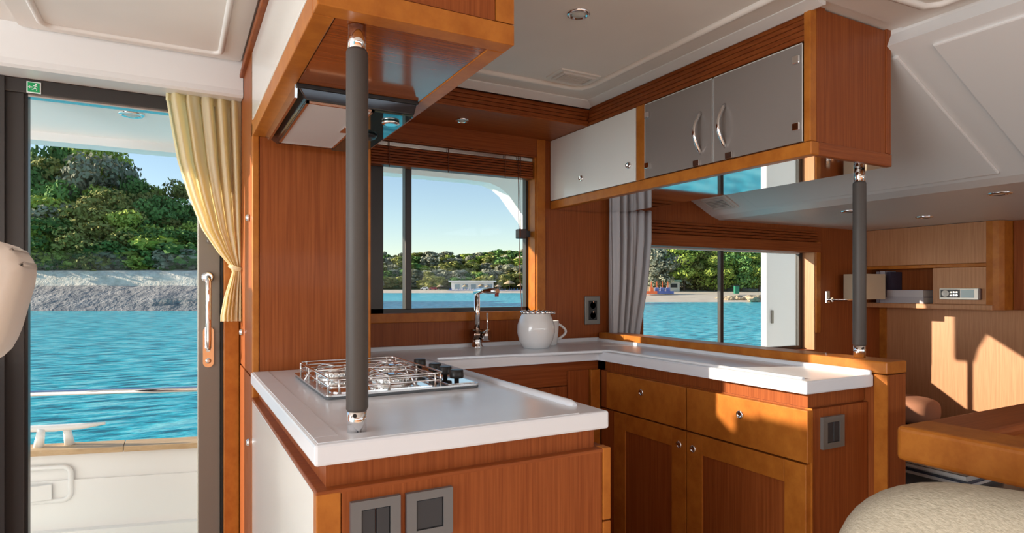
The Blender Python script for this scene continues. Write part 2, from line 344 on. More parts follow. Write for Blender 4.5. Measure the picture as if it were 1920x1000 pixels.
rh = Thing('range_hood', (.37, 1.66, 1.585), 'black and steel extractor hood set under the hanging cupboard', 'range hood')
hb = B()
T = [(.231, 1.424, 1.622), (.513, 1.424, 1.622), (.513, 1.966, 1.622), (.231, 1.966, 1.622)]; Bo = [(.252, 1.428, 1.588), (.505, 1.428, 1.588), (.505, 1.90, 1.588), (.252, 1.90, 1.588)]
vt = [hb.verts.new(p) for p in T]; vb = [hb.verts.new(p) for p in Bo]
hb.faces.new(vt); hb.faces.new(vb[::-1])
for i in range(4): hb.faces.new((vt[i], vt[(i+1) % 4], vb[(i+1) % 4], vb[i]))
bmesh.ops.bevel(hb, geom=hb.edges[:], offset=.003, segments=2, profile=.5, affect='EDGES')
rh.part('housing', hb, mat('hood_black_steel', (.05, .05, .055), .12, metal=.8))
rh.part('side_cover', prism(B(), [(1.43, 1.620), (1.95, 1.620), (1.885, 1.592), (1.435, 1.592)], 'x', .2285, .2345), steel)
fl = rh.part('filter', bx(.258, .402, 1.436, 1.86, 1.5845, 1.589), filt)
ff = B(); box(ff, .254, .260, 1.432, 1.864, 1.583, 1.589); box(ff, .401, .407, 1.432, 1.864, 1.583, 1.589); box(ff, .254, .407, 1.432, 1.438, 1.583, 1.589); box(ff, .254, .407, 1.858, 1.864, 1.583, 1.589)
rh.sub(fl, 'filter_frame', ff, steel); rh.sub(fl, 'latch', bx(.378, .402, 1.60, 1.66, 1.5815, 1.586, bev=.002), steel)
rh.part('glass_panel', bx(.409, .504, 1.432, 1.895, 1.584, 1.589), tint, 'mirror-like tinted glass panel')
rh.part('lamp', lathe(B(), (.468, 1.50, 1.5835), [(.022, 0), (.022, -.005), (.015, -.007)], 24, capt=True), chrome)
rh.part('control_knob', lathe(B(), (.445, 1.66, 1.5835), [(.035, 0), (.03, -.008), (.02, -.010)], 28, capt=True), black)
rh.part('front_lip', bx(.231, .513, 1.419, 1.427, 1.612, 1.6215, bev=.002), black)

def pole(loc, ztop, label):
    x, y, z = loc; t = Thing('grab_pole', loc, label, 'pole', 'leather-wrapped grab poles')
    t.part('grip', tube(B(), [(x, y, z+.035), (x, y, z+.04), (x, y, ztop-.045), (x, y, ztop-.04)], [.0165, .0185, .0185, .0165], 28), leather)
    t.part('stitching', tube(B(), [(x+.0185, y-.002, z+.04), (x+.0185, y-.002, ztop-.045)], .0008, 6), rubber)
    b = B(); cyl(b, (x, y, z), (x, y, z+.04), .0165, 28); t.part('base_ferrule', b, chrome)
    b = B(); cyl(b, (x, y, ztop-.05), (x, y, ztop), .0155, 28); t.part('top_ferrule', b, chrome)
    t.part('set_screw', lathe(B(), (x-.008, y-.0155, z+.030), [(.0035, 0), (.0035, -.002)], 10, 'y', capt=True), black)
pole((.273, 1.066, .9205), 1.62, 'taupe leather-wrapped chrome pole standing on the white hob worktop')
pole((1.815, 1.14, .959), 1.53, 'taupe leather-wrapped chrome pole between the low partition and glass-door cupboard')

# worktop ------------------------------------------------------------
wt = Thing('worktop', (.9, 1.7, .884), 'white solid-surface galley worktop running around the hob and under the window', 'worktop')
wt.part('slab', prism(B(), [(.19, 1.003), (.768, 1.003), (.768, 1.99), (1.468, 1.99), (1.468, 1.066), (1.7655, 1.066), (1.7655, 2.385), (.552, 2.385), (.552, 1.969), (.19, 1.969)], 'z', .884, .92, bev=.005), corian)
lp = B(); box(lp, .552, 1.7655, 2.384, 2.3985, .89, .936, bev=.004); box(lp, 1.752, 1.7655, 1.07, 2.385, .91, .932, bev=.004)
wt.part('upstand', lp, corian)
wt.part('fiddle', tube(B(), [(.733, 1.075, .921), (.733, 1.09, .922), (.733, 1.95, .922)], [.006, .010, .010], 10), corian)
rim = B(); box(rim, .196, .238, 1.05, 1.962, .917, .9212, bev=.001); box(rim, .196, .70, 1.010, 1.0499, .917, .9212, bev=.001)
wt.part('rim', rim, corian)
wt.part('fiddle', tube(B(), [(1.50, 1.10, .9195), (1.50, 1.96, .9195), (.80, 2.02, .9195)], .007, 8), corian)
# peninsula base
pc = Thing('peninsula_cabinet', (.48, 1.5, 0), 'cherry base cabinet under the hob worktop with two grey switches', 'cabinet')
pc.part('recess_band', bx(.212, .745, 1.025, 1.972, .838, .884), veneer)
pc.part('body', bx(.203, .765, 1.02, 1.972, 0, .838), veneer)
pc.part('front_panel', bx(.2325, .752, 1.005, 1.022, 0, .8395, bev=.0015), veneer); pc.part('corner_stile', bx(.193, .2315, 1.004, 1.03, 0, .8395, bev=.002), solid)
pc.part('end_stile', bx(.753, .773, 1.004, 1.03, .70, .8455, bev=.002), solid); pc.part('drawer_front', bx(.753, .773, 1.004, 1.5, .05, .697, bev=.002), solid)
pc.part('top_ledge', bx(.193, .772, 1.005, 1.972, .836, .8445, bev=.002), veneer_x)
pc.part('side_panel', bx(.194, .205, 1.034, 1.968, 0, .835, bev=.002), gloss_white, 'white gloss side panel')
# back base
bc = Thing('corner_cabinet', (1.15, 2.2, 0), 'shaded cherry base cabinet under the window worktop', 'cabinet')
bc.part('body', bx(.775, 1.49, 2.03, 2.39, 0, .884), veneer)
bc.part('top_band', bx(.775, 1.488, 2.018, 2.03, .79, .884), veneer_x)
bc.part('door', bx(.79, 1.335, 2.01, 2.028, .02, .787, bev=.002), veneer); bc.part('stile', bx(1.338, 1.44, 2.012, 2.03, .02, .845, bev=.002), veneer); bc.part('corner_post', bx(1.443, 1.488, 2.0, 2.03, .02, .845, bev=.003), solid)
# right base ---------------------------------------------------------
rc = Thing('base_cabinet', (1.62, 1.55, 0), 'cherry base cabinet with two drawers over two doors', 'cabinet')
rc.part('body', bx(1.508, 1.765, 1.10, 2.0, 0, .842), veneer); rc.part('recess_band', bx(1.512, 1.765, 1.095, 2.0, .842, .884), veneer)
rc.part('end_panel', bx(1.512, 1.765, 1.084, 1.10, 0, .838, bev=.001), veneer); rc.part('end_stile', bx(1.5075, 1.5115, 1.079, 1.10, 0, .842), solid)
def knob(t, par, y, z):
    t.sub(par, 'knob', lathe(B(), (1.4885, y, z), [(.0125, 0), (.0125, -.003), (.0095, -.006), (.0085, -.0035), (.0005, -.003)], 24, 'x', capt=True), chrome)
for y0, y1, n in ((1.532, 1.962, 1.754), (1.078, 1.526, 1.305)):
    d = rc.part('drawer', bx(1.488, 1.507, y0, y1, .696, .838, bev=.002), solid); knob(rc, d, n, .788)
for y0, y1, n in ((1.530, 1.915, 1.561), (1.083, 1.5255, 1.497)):
    b = B(); sw = .068
    box(b, 1.488, 1.507, y0, y0+sw, .02, .691, bev=.0015); box(b, 1.488, 1.507, y1-sw, y1, .02, .691, bev=.0015); box(b, 1.488, 1.507, y0+sw, y1-sw, .628, .691, bev=.0015); box(b, 1.488, 1.507, y0+sw, y1-sw, .02, .085, bev=.0015)
    d = rc.part('door', b, solid); rc.sub(d, 'door_panel', bx(1.493, 1.505, y0+sw, y1-sw, .08, .63), veneer); knob(rc, d, n, .641)
rc.part('corner_post', bx(1.49, 1.5075, 1.918, 1.999, .02, .691, bev=.002), veneer); rc.part('corner_post', bx(1.49, 1.5075, 1.965, 1.999, .695, .842, bev=.002), veneer)
# low partition ------------------------------------------------------
lo = Thing('low_partition', (1.815, 1.7, 0), 'low cherry partition with a thick cap behind the drawer counter', 'partition')
lo.part('panel', bx(1.768, 1.862, 1.06, 2.388, 0, .921), veneer); lo.part('end_post', bx(1.768, 1.863, 1.031, 1.06, 0, .9205, bev=.002), veneer)
lo.part('front_post', bx(1.7665, 1.772, 1.029, 1.066, 0, .9205), solid)
lo.part('cap', bx(1.767, 1.864, 1.029, 2.39, .9225, .9585, bev=.004), solid)

# wall cupboard right -------------------------------------------------
wc = Thing('wall_cabinet', (1.68, 1.7, 1.53), 'hanging cherry cupboard with one white flap and two frosted glass doors', 'cabinet')
wc.part('body', bx(1.515, 1.85, 1.09, 2.395, 1.55, 1.915), veneer)
wc.part('bottom_rail', bx(1.497, 1.53, 1.073, 2.395, 1.529, 1.5655, bev=.003), solid)
wc.part('end_rail', bx(1.53, 1.866, 1.073, 1.09, 1.529, 1.5655, bev=.002), veneer_x)
wc.part('bottom_sheet', bx(1.53, 1.866, 1.09, 2.395, 1.5305, 1.54), mirror, 'polished metal underside')
wc.part('end_panel', bx(1.56, 1.842, 1.078, 1.092, 1.5665, 1.93), veneer); wc.part('end_stile', bx(1.523, 1.559, 1.076, 1.095, 1.5665, 1.934), veneer); wc.part('end_stile', bx(1.8435, 1.866, 1.075, 1.1, 1.5665, 1.937, bev=.002), veneer)
wc.part('front_post', bx(1.497, 1.523, 1.076, 1.0965, 1.5665, 1.935, bev=.002), solid); wc.part('front_post', bx(1.497, 1.52, 1.749, 1.794, 1.5665, 1.842, bev=.002), solid)
wc.part('back_panel', bx(1.85, 1.866, 1.1, 2.395, 1.541, 1.935), veneer)
for i in range(5): wc.part('crown_slat', bx(1.498+.0035*i, 1.53, 1.097, 2.105 if i else 2.39, 1.843+.0165*i, 1.843+.0165*i+.0145, bev=.003), crown_m)
fd = wc.part('flap_door', bx(1.497, 1.514, 1.797, 2.393, 1.568, 1.841, bev=.002), gloss_white, 'white gloss flap door')
for y in (2.143, 1.833):
    wc.sub(fd, 'knob', lathe(B(), (1.497, y, 1.631), [(.013, 0), (.013, -.004), (.009, -.012), (.0075, -.006), (.0005, -.005)], 20, 'x', capt=True), chrome)
for y0, y1, hy, hin, cy in ((1.4205, 1.746, 1.472, 1.728, 1.488), (1.099, 1.4175, 1.371, 1.116, 1.352)):
    g = wc.part('glass_door', bx(1.497, 1.503, y0, y1, 1.569, 1.838, bev=.001), frost, 'frosted glass door')
    e = B(); box(e, 1.4965, 1.5035, y0, y0+.0025, 1.569, 1.838); box(e, 1.4965, 1.5035, y1-.0025, y1, 1.569, 1.838); box(e, 1.4965, 1.5035, y0, y1, 1.8355, 1.838)
    wc.sub(g, 'glass_edge', e, frost_edge)
    wc.sub(g, 'handle', tube(B(), [(1.497-.030*math.sin(math.pi*k/12), hy, 1.742-.136*k/12) for k in range(13)], [.0045]+[.006]*11+[.0045], 10), chrome)
    for z in (1.795, 1.612):
        wc.sub(g, 'hinge', bx(1.488, 1.4975, hin-.011, hin+.011, z-.011, z+.011, bev=.002), chrome)
    wc.sub(g, 'catch', bx(1.490, 1.4975, cy-.013, cy+.013, 1.5685, 1.588, bev=.001), steel)

# switches and socket ---------------------------------------------------
def switch(loc, w_, h_, plate_m, label, axis, rockers):
    x, y, z = loc; t = Thing('light_switch', loc, label, 'switch', 'wall switches')
    def fb(a0, a1, d0, d1, z0, z1, bev): return bx(x+a0, x+a1, y-d1, y-d0, z+z0, z+z1, bev=bev)
    b = B(); iw, ih = w_*.29, h_*.32
    for a0, a1, z0, z1 in ((-w_/2, -iw, -h_/2, h_/2), (iw, w_/2, -h_/2, h_/2), (-iw, iw, ih, h_/2), (-iw, iw, -h_/2, -ih)):
        box(b, x+a0, x+a1, y-.009, y, z+z0, z+z1)
    bmesh.ops.remove_doubles(b, verts=b.verts[:], dist=1e-5)
    t.part('plate', b, plate_m)
    n = rockers
    for i in range(n):
        t.part('rocker', fb(-iw+.001+2*iw*i/n, -iw-.001+2*iw*(i+1)/n, 0, .0075, -ih+.001, ih-.001, .0015), sw_dark)
switch((.287, 1.005, .78), .083, .083, sw_grey, 'slate grey double rocker switch on the hob cabinet front', 'y', 2)
switch((.381, 1.005, .781), .084, .080, sw_grey, 'slate grey single rocker switch right of the double one', 'y', 1)
switch((1.597, 1.084, .770), .094, .088, sw_steel, 'pewter framed rocker switch on the end of the drawer cabinet', 'y', 2)
ol = Thing('power_socket', (1.733, 2.4, 1.064), 'pewter framed double power socket on the wall beside the white curtain', 'socket')
ol.part('plate', bx(1.689, 1.777, 2.391, 2.40, .997, 1.131, bev=.003), sw_steel); ol.part('insert', bx(1.709, 1.757, 2.389, 2.392, 1.018, 1.110, bev=.001), black)
for z in (1.088, 1.040):
    so_ = ol.part('outlet', lathe(B(), (1.733, 2.389, z), [(.020, 0), (.020, -.002), (.017, -.002), (.016, .006), (.001, .006)], 24, 'y', capt=True), sw_dark)
    ol.sub(so_, 'earth_clip', bx(1.731, 1.735, 2.385, 2.390, z+.013, z+.020), chrome)

# hob --------------------------------------------------------------------
hz = .921
hb = Thing('hob', (.475, 1.6, hz), 'stainless three-burner gas hob set into the white worktop', 'hob')
hb.part('gasket', prism(B(), rrect(.289, .664, 1.392, 1.812, .012), 'z', hz, hz+.006), rubber)
hb.part('tray', prism(B(), rrect(.287, .666, 1.390, 1.814, .014), 'z', hz+.006, hz+.010, bev=.001), steel)
hb.part('well', prism(B(), rrect(.305, .57, 1.408, 1.795, .03), 'z', hz+.010, hz+.0115), mirror)
hb.part('control_strip', bx(.583, .655, 1.402, 1.80, hz+.010, hz+.0125, bev=.001), mirror)
for x, y, r in ((.466, 1.492, .045), (.520, 1.665, .036), (.375, 1.665, .05)):
    bu = hb.part('burner', lathe(B(), (x, y, hz+.0115), [(r*1.25, 0), (r*1.2, .004), (r*.9, .006), (r, .008), (r, .016), (r*.92, .019)], 32, capt=True), steel)
    cp = lathe(B(), (x, y, hz+.0305), [(r*.82, 0), (r*.84, .003), (r*.6, .006), (.001, .007)], 28); hb.sub(bu, 'burner_cap', cp, chrome)
    th = B()
    for k in range(22):
        a = k*2*math.pi/22; cyl(th, (x+r*.98*math.cos(a), y+r*.98*math.sin(a), hz+.017), (x+r*1.03*math.cos(a), y+r*1.03*math.sin(a), hz+.027), .0022, 6)
    hb.sub(bu, 'flame_ring', th, steel)
    ar = B()
    for k in range(4):
        a = k*math.pi/2+.4; c, s_ = math.cos(a), math.sin(a)
        tube(ar, [(x+c*r*2.0, y+s_*r*2.0, hz+.012), (x+c*r*1.7, y+s_*r*1.7, hz+.034), (x+c*r*1.2, y+s_*r*1.2, hz+.040), (x+c*r*.35, y+s_*r*.35, hz+.040)], .0022, 6)
    hb.part('pan_arm', ar, chrome)
def wire(x0, x1, y0, y1, z, r=.0022): return tube(B(), [(x, y, z) for x, y in rrect(x0, x1, y0, y1, .018, 4)], r, 6, True)
hb.part('guard_wire', wire(.300, .572, 1.404, 1.800, hz+.041), chrome); hb.part('guard_wire', wire(.300, .572, 1.404, 1.800, hz+.024), chrome); hb.part('guard_wire', wire(.312, .560, 1.416, 1.788, hz+.034), chrome)
for x, y in ((.300, 1.425), (.300, 1.55), (.300, 1.66), (.300, 1.78), (.572, 1.425), (.572, 1.6), (.572, 1.78), (.32, 1.404), (.436, 1.404), (.55, 1.404), (.32, 1.80), (.436, 1.80), (.55, 1.80)):
    hb.part('guard_post', cyl(B(), (x, y, hz+.010), (x, y, hz+.041), .0024, 8), chrome)
hb.part('divider_wire', tube(B(), [(.436, 1.404, hz+.041), (.436, 1.50, hz+.040), (.42, 1.58, hz+.046), (.436, 1.66, hz+.040), (.436, 1.80, hz+.041)], .0022, 6), chrome)
hb.part('divider_wire', tube(B(), [(.300, 1.58, hz+.041), (.40, 1.58, hz+.044), (.50, 1.58, hz+.038), (.572, 1.58, hz+.041)], .0022, 6), chrome)
for y in (1.432, 1.507, 1.580, 1.70):
    k = hb.part('control_knob', lathe(B(), (.618, y, hz+.0125), [(.006, 0), (.006, .008), (.017, .009), (.018, .014), (.017, .028), (.015, .030)], 24, capt=True), black)
# faucet ------------------------------------------------------------------
fx, fy = 1.105, 2.345
fa = Thing('faucet', (fx, fy, .92), 'slim chrome mixer tap with a side lever under the window', 'faucet')
fa.part('base', lathe(B(), (fx, fy, .92), [(.027, 0), (.026, .006), (.021, .012), (.019, .03), (.021, .036)], 28, capt=True), chrome)
fa.part('body', tube(B(), [(fx-.024, fy, .975), (fx+.026, fy, .975)], .0215, 28), mat('smoked_chrome', (.30, .22, .18), .08, metal=1))
fa.part('neck', tube(B(), [(fx, fy, .99), (fx, fy, 1.15)], .0125, 24), chrome)
fa.part('spout', tube(B(), [(fx-.005, fy+.005, 1.152), (fx+.01, fy-.045, 1.160), (fx+.03, fy-.13, 1.156)], [.0135, .012, .011], 20), chrome)
fa.part('aerator', tube(B(), [(fx+.029, fy-.125, 1.15), (fx+.029, fy-.125, 1.135)], .008, 16), mat('red_brown_plastic', (.25, .04, .03), .4))
lv = fa.part('lever_hub', tube(B(), [(fx+.026, fy-.012, .972), (fx+.044, fy-.030, .972)], .0235, 28), chrome)
fa.sub(lv, 'lever', tube(B(), [(fx+.037, fy-.02, .99), (fx+.038, fy-.022, 1.065)], .0035, 12), chrome)
# jar and mug ---------------------------------------------------------------
jx, jy = 1.315, 2.215
jr = Thing('storage_jar', (jx, jy, .92), 'round white porcelain jar with a silver beaded rim', 'jar')
jr.part('pot', lathe(B(), (jx, jy, .92), [(.050, 0), (.056, .003), (.070, .03), (.079, .065), (.078, .095), (.068, .125), (.060, .140), (.058, .143), (.054, .140), (.05, .13)], 40, capt=True), porcelain)
for k in range(16):
    a = k*2*math.pi/16; b = B(); bmesh.ops.create_icosphere(b, subdivisions=2, radius=.0095, matrix=Matrix.Translation((jx+.056*math.cos(a), jy+.056*math.sin(a), 1.068)))
    for f in b.faces: f.smooth = True
    jr.part('bead', b, chrome)
jr.part('lid', lathe(B(), (jx, jy, 1.06), [(.055, 0), (.053, .006), (.03, .010), (.001, .012)], 28), chrome)
jr.part('clasp', tube(B(), [(jx+.055, jy-.01, 1.068), (jx+.082, jy-.02, 1.066)], .006, 12), chrome)
mx_, my_ = 1.435, 2.305
mg = Thing('mug', (mx_, my_, .92), 'tall white porcelain mug half hidden behind the jar', 'mug')
mg.part('cup', lathe(B(), (mx_, my_, .92), [(.032, 0), (.036, .004), (.042, .06), (.044, .105), (.0425, .107), (.040, .10), (.033, .01), (.001, .009)], 32), porcelain)
hv = Vector((.88, -.47, 0))
mg.part('handle', tube(B(), [Vector((mx_, my_, .92))+hv*(.040+.034*math.sin(math.pi*t))+Vector((0, 0, .025+.068*t)) for t in [i/10 for i in range(11)]], .0055, 10), porcelain)

# blind on window 1 -----------------------------------------------------------
bl = Thing('venetian_blind', (1.05, 2.43, 1.65), 'raised brown wooden venetian blind at the top of the galley window', 'blind')
bl.part('head_rail', bx(.67, 1.418, 2.412, 2.447, 1.742, 1.759, bev=.002), steel)
for i in range(6): bl.part('slat', bx(.672, 1.414, 2.408+.0015*(i % 2), 2.452, 1.675+i*.0112, 1.675+i*.0112+.0088, bev=.002), crown_m)
bl.part('bottom_rail', bx(.67, 1.416, 2.406, 2.454, 1.663, 1.6735, bev=.003), veneer_x)
for x in (.745, 1.0, 1.27): bl.part('ladder_cord', tube(B(), [(x, 2.404, 1.758), (x, 2.4035, 1.70), (x, 2.404, 1.655)], .0018, 6), mat('brown_cord%d' % int(x*100), (.16, .05, .025), .8))
bl.part('pull_cord', tube(B(), [(1.335, 2.405, 1.758), (1.338, 2.404, 1.5), (1.345, 2.402, 1.2), (1.348, 2.39, 1.035)], .0016, 6), MATS['brown_cord100']); bl.part('pull_cord', tube(B(), [(1.35, 2.406, 1.758), (1.345, 2.405, 1.6), (1.348, 2.404, 1.40)], .0016, 6), MATS['brown_cord100'])
tg = Thing('cord_holder', (1.385, 2.44, 1.395), 'small dark block holding the blind cord on the window frame', 'cord holder')
tg.part('block', bx(1.352, 1.392, 2.425, 2.46, 1.395, 1.437, bev=.003), mat('walnut_block', (.06, .035, .03), .4)); tg.part('bracket', bx(1.392, 1.41, 2.43, 2.455, 1.402, 1.43), black)

# curtains -------------------------------------------------------------------
def curtain(bm, rows, y, nu=72, pleats=7, amp=.02, seed=0):
    """rows: (z, x left, x right, amp factor)"""
    rnd = random.Random(seed); ph = [rnd.uniform(-.5, .5) for _ in range(40)]
    fine = []
    for (za, la, ra, aa), (zb, lb, rb, ab) in zip(rows, rows[1:]):
        for k in range(6):
            t = k/6; fine.append((za+(zb-za)*t, la+(lb-la)*t, ra+(rb-ra)*t, aa+(ab-aa)*t))
    fine.append(rows[-1]); V = []
    for z, l, r_, a in fine:
        row = []
        for i in range(nu+1):
            u = i/nu; p = u*pleats*2*math.pi+ph[int(u*pleats) % 40]*.6
            row.append(bm.verts.new((l+(r_-l)*(u+.25/pleats*math.sin(p*1.0+1)*.5), y+amp*a*(math.sin(p)+.35*math.sin(2.3*p+z*4)), z+.004*math.sin(p*2)*(z == rows[0][0]))))
        V.append(row)
    for a, b in zip(V, V[1:]):
        for i in range(nu):
            f = bm.faces.new((a[i], a[i+1], b[i+1], b[i])); f.smooth = True
    return bm
def thick(o, t=.0015):
    m = o.modifiers.new('thickness', 'SOLIDIFY'); m.thickness = t; m.offset = 0
c1 = Thing('curtain', (.1, 2.33, 1.06), 'cream satin curtain gathered by a tie-back beside the glass door', 'curtain', 'window and door curtains')
thick(c1.part('drape', curtain(B(), [(1.815, -.035, .190, .55), (1.79, -.036, .190, .9), (1.70, -.022, .191, 1.0), (1.593, -.004, .192, 1.0), (1.48, .028, .192, .95), (1.367, .070, .192, .8), (1.29, .120, .192, .55), (1.245, .158, .192, .35), (1.225, .165, .192, .3), (1.20, .158, .193, .4), (1.14, .140, .193, .6), (1.075, .128, .193, .75), (1.055, .128, .193, .8)], 2.325, 96, 5, .024, 3), cream))
c1.part('tie_back', tube(B(), [(.160, 2.325, 1.245), (.17, 2.300, 1.238), (.19, 2.305, 1.232)], .008, 8), cream)
c1.part('heading_tape', bx(-.034, .192, 2.335, 2.338, 1.79, 1.818), cream)
c2 = Thing('curtain', (1.93, 2.34, .94), 'grey-white pleated curtain hanging left of the dinette window', 'curtain', 'window and door curtains')
thick(c2.part('drape', curtain(B(), [(1.545, 1.80, 2.05, .9), (1.40, 1.80, 2.045, 1), (1.20, 1.80, 2.02, 1), (1.05, 1.80, 1.99, .9), (.93, 1.80, 1.965, .8)], 2.345, 72, 5, .022, 5), grey_cloth))

# lights and vents in the ceilings ------------------------------------------------
lens_m = mat('downlight_lens', (.55, .56, .54), .25)
def downlight(x, y, z, r, label):
    t = Thing('downlight', (x, y, z), label, 'light', 'round chrome downlights')
    t.part('bezel', lathe(B(), (x, y, z), [(r, .004), (r, -.003), (r*.93, -.006), (r*.72, -.007), (r*.66, -.003)], 32, capb=True, capt=True), chrome)
    t.part('lens', lathe(B(), (x, y, z-.0032), [(r*.66, 0), (r*.5, -.003), (.001, -.004)], 28), lens_m)
downlight(.975, 1.412, 1.929, .033, 'round chrome downlight in the main white ceiling')
downlight(1.0, 2.262, 1.842, .028, 'round chrome downlight in the wooden soffit above the window')
downlight(2.809, 1.203, 1.539, .040, 'rightmost chrome downlight in the low forward ceiling')
downlight(3.391, 1.785, 1.539, .040, 'middle chrome downlight in the low forward ceiling')
downlight(2.817, 1.821, 1.539, .036, 'chrome downlight in the low ceiling half hidden by the pole')
downlight(-.146, 2.62, 1.799, .043, 'round downlight under the outside roof overhang beyond the door')
vm = mat('vent_grey_white', (.60, .57, .54), .5)
def vent(label, fn):
    t = Thing('air_vent', fn(0, 0, 0), label, 'vent', 'ceiling air vents')
    def slab(a0, a1, b0, b1, h0, h1):
        b = box(B(), a0, a1, b0, b1, h0, h1, bev=.002)
        for v in b.verts: v.co = Vector(fn(*v.co))
        return b
    t.part('surround', slab(-.085, .085, -.052, .052, -.002, .005), liner)
    t.part('grille_backing', slab(-.068, .068, -.038, .038, .004, .007), sw_steel)
    for q in ((-.07, .07, -.04, -.032), (-.07, .07, .032, .04), (-.07, -.058, -.032, .032), (.058, .07, -.032, .032)): t.part('frame', slab(*q, .004, .012), vm)
    for i in range(6): t.part('slat', slab(-.055, .055, -.029+i*.0105, -.029+i*.0105+.005, .007, .012), vm)
vent('small slatted vent beside the chrome downlight in the main ceiling', lambda a, b, h: (1.251+a, 1.842+b, 1.930-h))
def svent(a, b, h):
    t = Vector((.899, 0, -.438)); n = Vector((-.438, 0, -.899)); p = Vector((2.415, 2.255, 1.63-.4876*(2.415-2.362)))+t*b*1.2+Vector((0, a, 0))+n*h
    return (p.x, p.y, p.z)
vent('slatted vent on the sloping white liner above the dinette window', svent)

# ================================================================== dinette beyond the partition
sh = Thing('wall_shelf', (3.97, 2.0, 1.05), 'pale cherry wall cupboard with an open book niche and rounded end', 'shelf')
sh.part('top_board', bx(3.90, 4.05, 1.735, 2.40, 1.31, 1.538, bev=.002), pale); sh.part('rail', bx(3.897, 4.05, 1.735, 2.40, 1.288, 1.309, bev=.003), solid)
sh.part('shelf_board', bx(3.885, 4.05, 1.70, 2.40, 1.048, 1.078, bev=.004), pale)
sh.part('divider', bx(3.905, 4.05, 1.995, 2.008, 1.078, 1.288), pale); sh.part('radio_panel', bx(3.90, 4.05, 1.735, 1.995, 1.079, 1.287, bev=.001), pale)
sh.part('niche_back', bx(4.035, 4.049, 2.008, 2.40, 1.078, 1.288), veneer)
sh.part('rounded_end', prism(B(), [(3.90, 1.7345), (3.903, 1.705), (3.915, 1.68), (3.94, 1.665), (4.05, 1.66), (4.05, 1.7345)], 'z', 1.05, 1.538), solid)
wr.part('side_post', bx(4.02, 4.05, 1.58, 1.66, 1.05, 1.54, bev=.004), veneer)
wr.part('corner_trim', bx(4.035, 4.05, 2.36, 2.40, .45, 1.05), solid)
st = Thing('car_radio', (3.89, 1.863, 1.104), 'silver radio with a round dial and blue display in the shelf panel', 'radio')
st.part('body', bx(3.882, 3.90, 1.763, 1.963, 1.104, 1.169, bev=.004), gloss_white); st.part('keypad', bx(3.880, 3.883, 1.855, 1.955, 1.116, 1.162), mat('radio_keypad', (.06, .06, .07), .4))
st.part('display', bx(3.880, 3.883, 1.785, 1.852, 1.116, 1.162), mat('radio_display', (.28, .42, .50), .2)); st.part('dial', lathe(B(), (3.880, 1.928, 1.139), [(.019, 0), (.019, -.006), (.010, -.007), (.009, -.002), (.001, -.002)], 24, 'x'), gloss_white)
for i in range(3):
    for j in range(2): st.part('button', bx(3.877, 3.8805, 1.865+i*.015, 1.875+i*.015, 1.124+j*.018, 1.134+j*.018, bev=.001), chrome)
st.part('end_cap', bx(3.878, 3.90, 1.752, 1.764, 1.106, 1.167, bev=.003), mat('brown_radio_cap', (.10, .04, .03), .3))
def book(x0, x1, y0, y1, z0, z1, colr, label, flat):
    t = Thing('book', ((x0+x1)/2, (y0+y1)/2, z0), label, 'book', 'books in the wall niche'); c = mat('book_cover_%d' % len(MATS), colr, .5); k = .004
    if flat:
        t.part('cover', bx(x0, x1, y0, y1, z0, z0+k), c); t.part('cover', bx(x0, x1, y0, y1, z1-k, z1), c); t.part('spine', bx(x0, x0+k, y0, y1, z0+k, z1-k), c); t.part('pages', bx(x0+k, x1-.003, y0+.003, y1-.003, z0+k, z1-k), paper)
    else:
        t.part('cover', bx(x0, x1, y0, y0+k, z0, z1), c); t.part('cover', bx(x0, x1, y1-k, y1, z0, z1), c); t.part('spine', bx(x0, x0+k, y0+k, y1-k, z0, z1), c); t.part('pages', bx(x0+k, x1-.003, y0+k, y1-k, z0+.003, z1-.003), paper)
book(3.905, 4.03, 2.06, 2.29, 1.0785, 1.116, (.42, .40, .44), 'grey book lying flat at the bottom of the niche', True)
book(3.91, 4.03, 2.065, 2.28, 1.1165, 1.158, (.55, .52, .55), 'pale grey book lying flat on top of the other', True)
book(3.91, 4.03, 2.255, 2.28, 1.1585, 1.272, (.05, .045, .08), 'dark violet book standing upright on the flat books', False)
book(3.91, 4.03, 2.292, 2.322, 1.0785, 1.278, (.45, .43, .48), 'lilac-grey upright book standing left of the stack', False)
book(3.91, 4.03, 2.325, 2.345, 1.0785, 1.275, (.28, .26, .30), 'thin dark grey upright book at the far end of the niche', False)
wl = Thing('wall_lamp', (3.49, 2.4, 1.08), 'chrome swing-arm wall lamp with a square pale shade', 'lamp')
wl.part('wall_plate', bx(3.472, 3.512, 2.388, 2.40, 1.075, 1.155, bev=.006), chrome); wl.part('joint', tube(B(), [(3.492, 2.388, 1.10), (3.492, 2.362, 1.10)], .014, 16), chrome)
wl.part('arm', tube(B(), [(3.492, 2.365, 1.10), (3.70, 2.30, 1.10)], .006, 10), chrome)
shd = B(); box(shd, 3.60, 3.79, 2.22, 2.36, 1.103, 1.255); bmesh.ops.delete(shd, geom=[f for f in shd.faces if abs(f.normal.z) > .9], context='FACES')
shade_m = mat('pale_lamp_shade', (.80, .70, .55), .6); cloth_trans(shade_m, (.8, .68, .5)); thick(wl.part('lamp_shade', shd, shade_m), .003)
sofa = Thing('dinette_sofa', (3.0, 1.6, 0), 'dark upholstered dinette bench behind the low partition', 'sofa')
sofa.part('seat_base', bx(2.0, 4.0, 1.72, 2.38, 0, .30), veneer); sofa.part('seat_cushion', bx(2.0, 4.0, 1.70, 2.38, .30, .40, bev=.03, seg=3), sofa_m)
sofa.part('side_base', bx(3.3, 4.0, .5, 1.70, 0, .30), veneer); sofa.part('side_cushion', bx(3.3, 4.0, .5, 1.69, .30, .40, bev=.03, seg=3), sofa_m)
pl = B(); bmesh.ops.create_uvsphere(pl, u_segments=32, v_segments=18, radius=1)
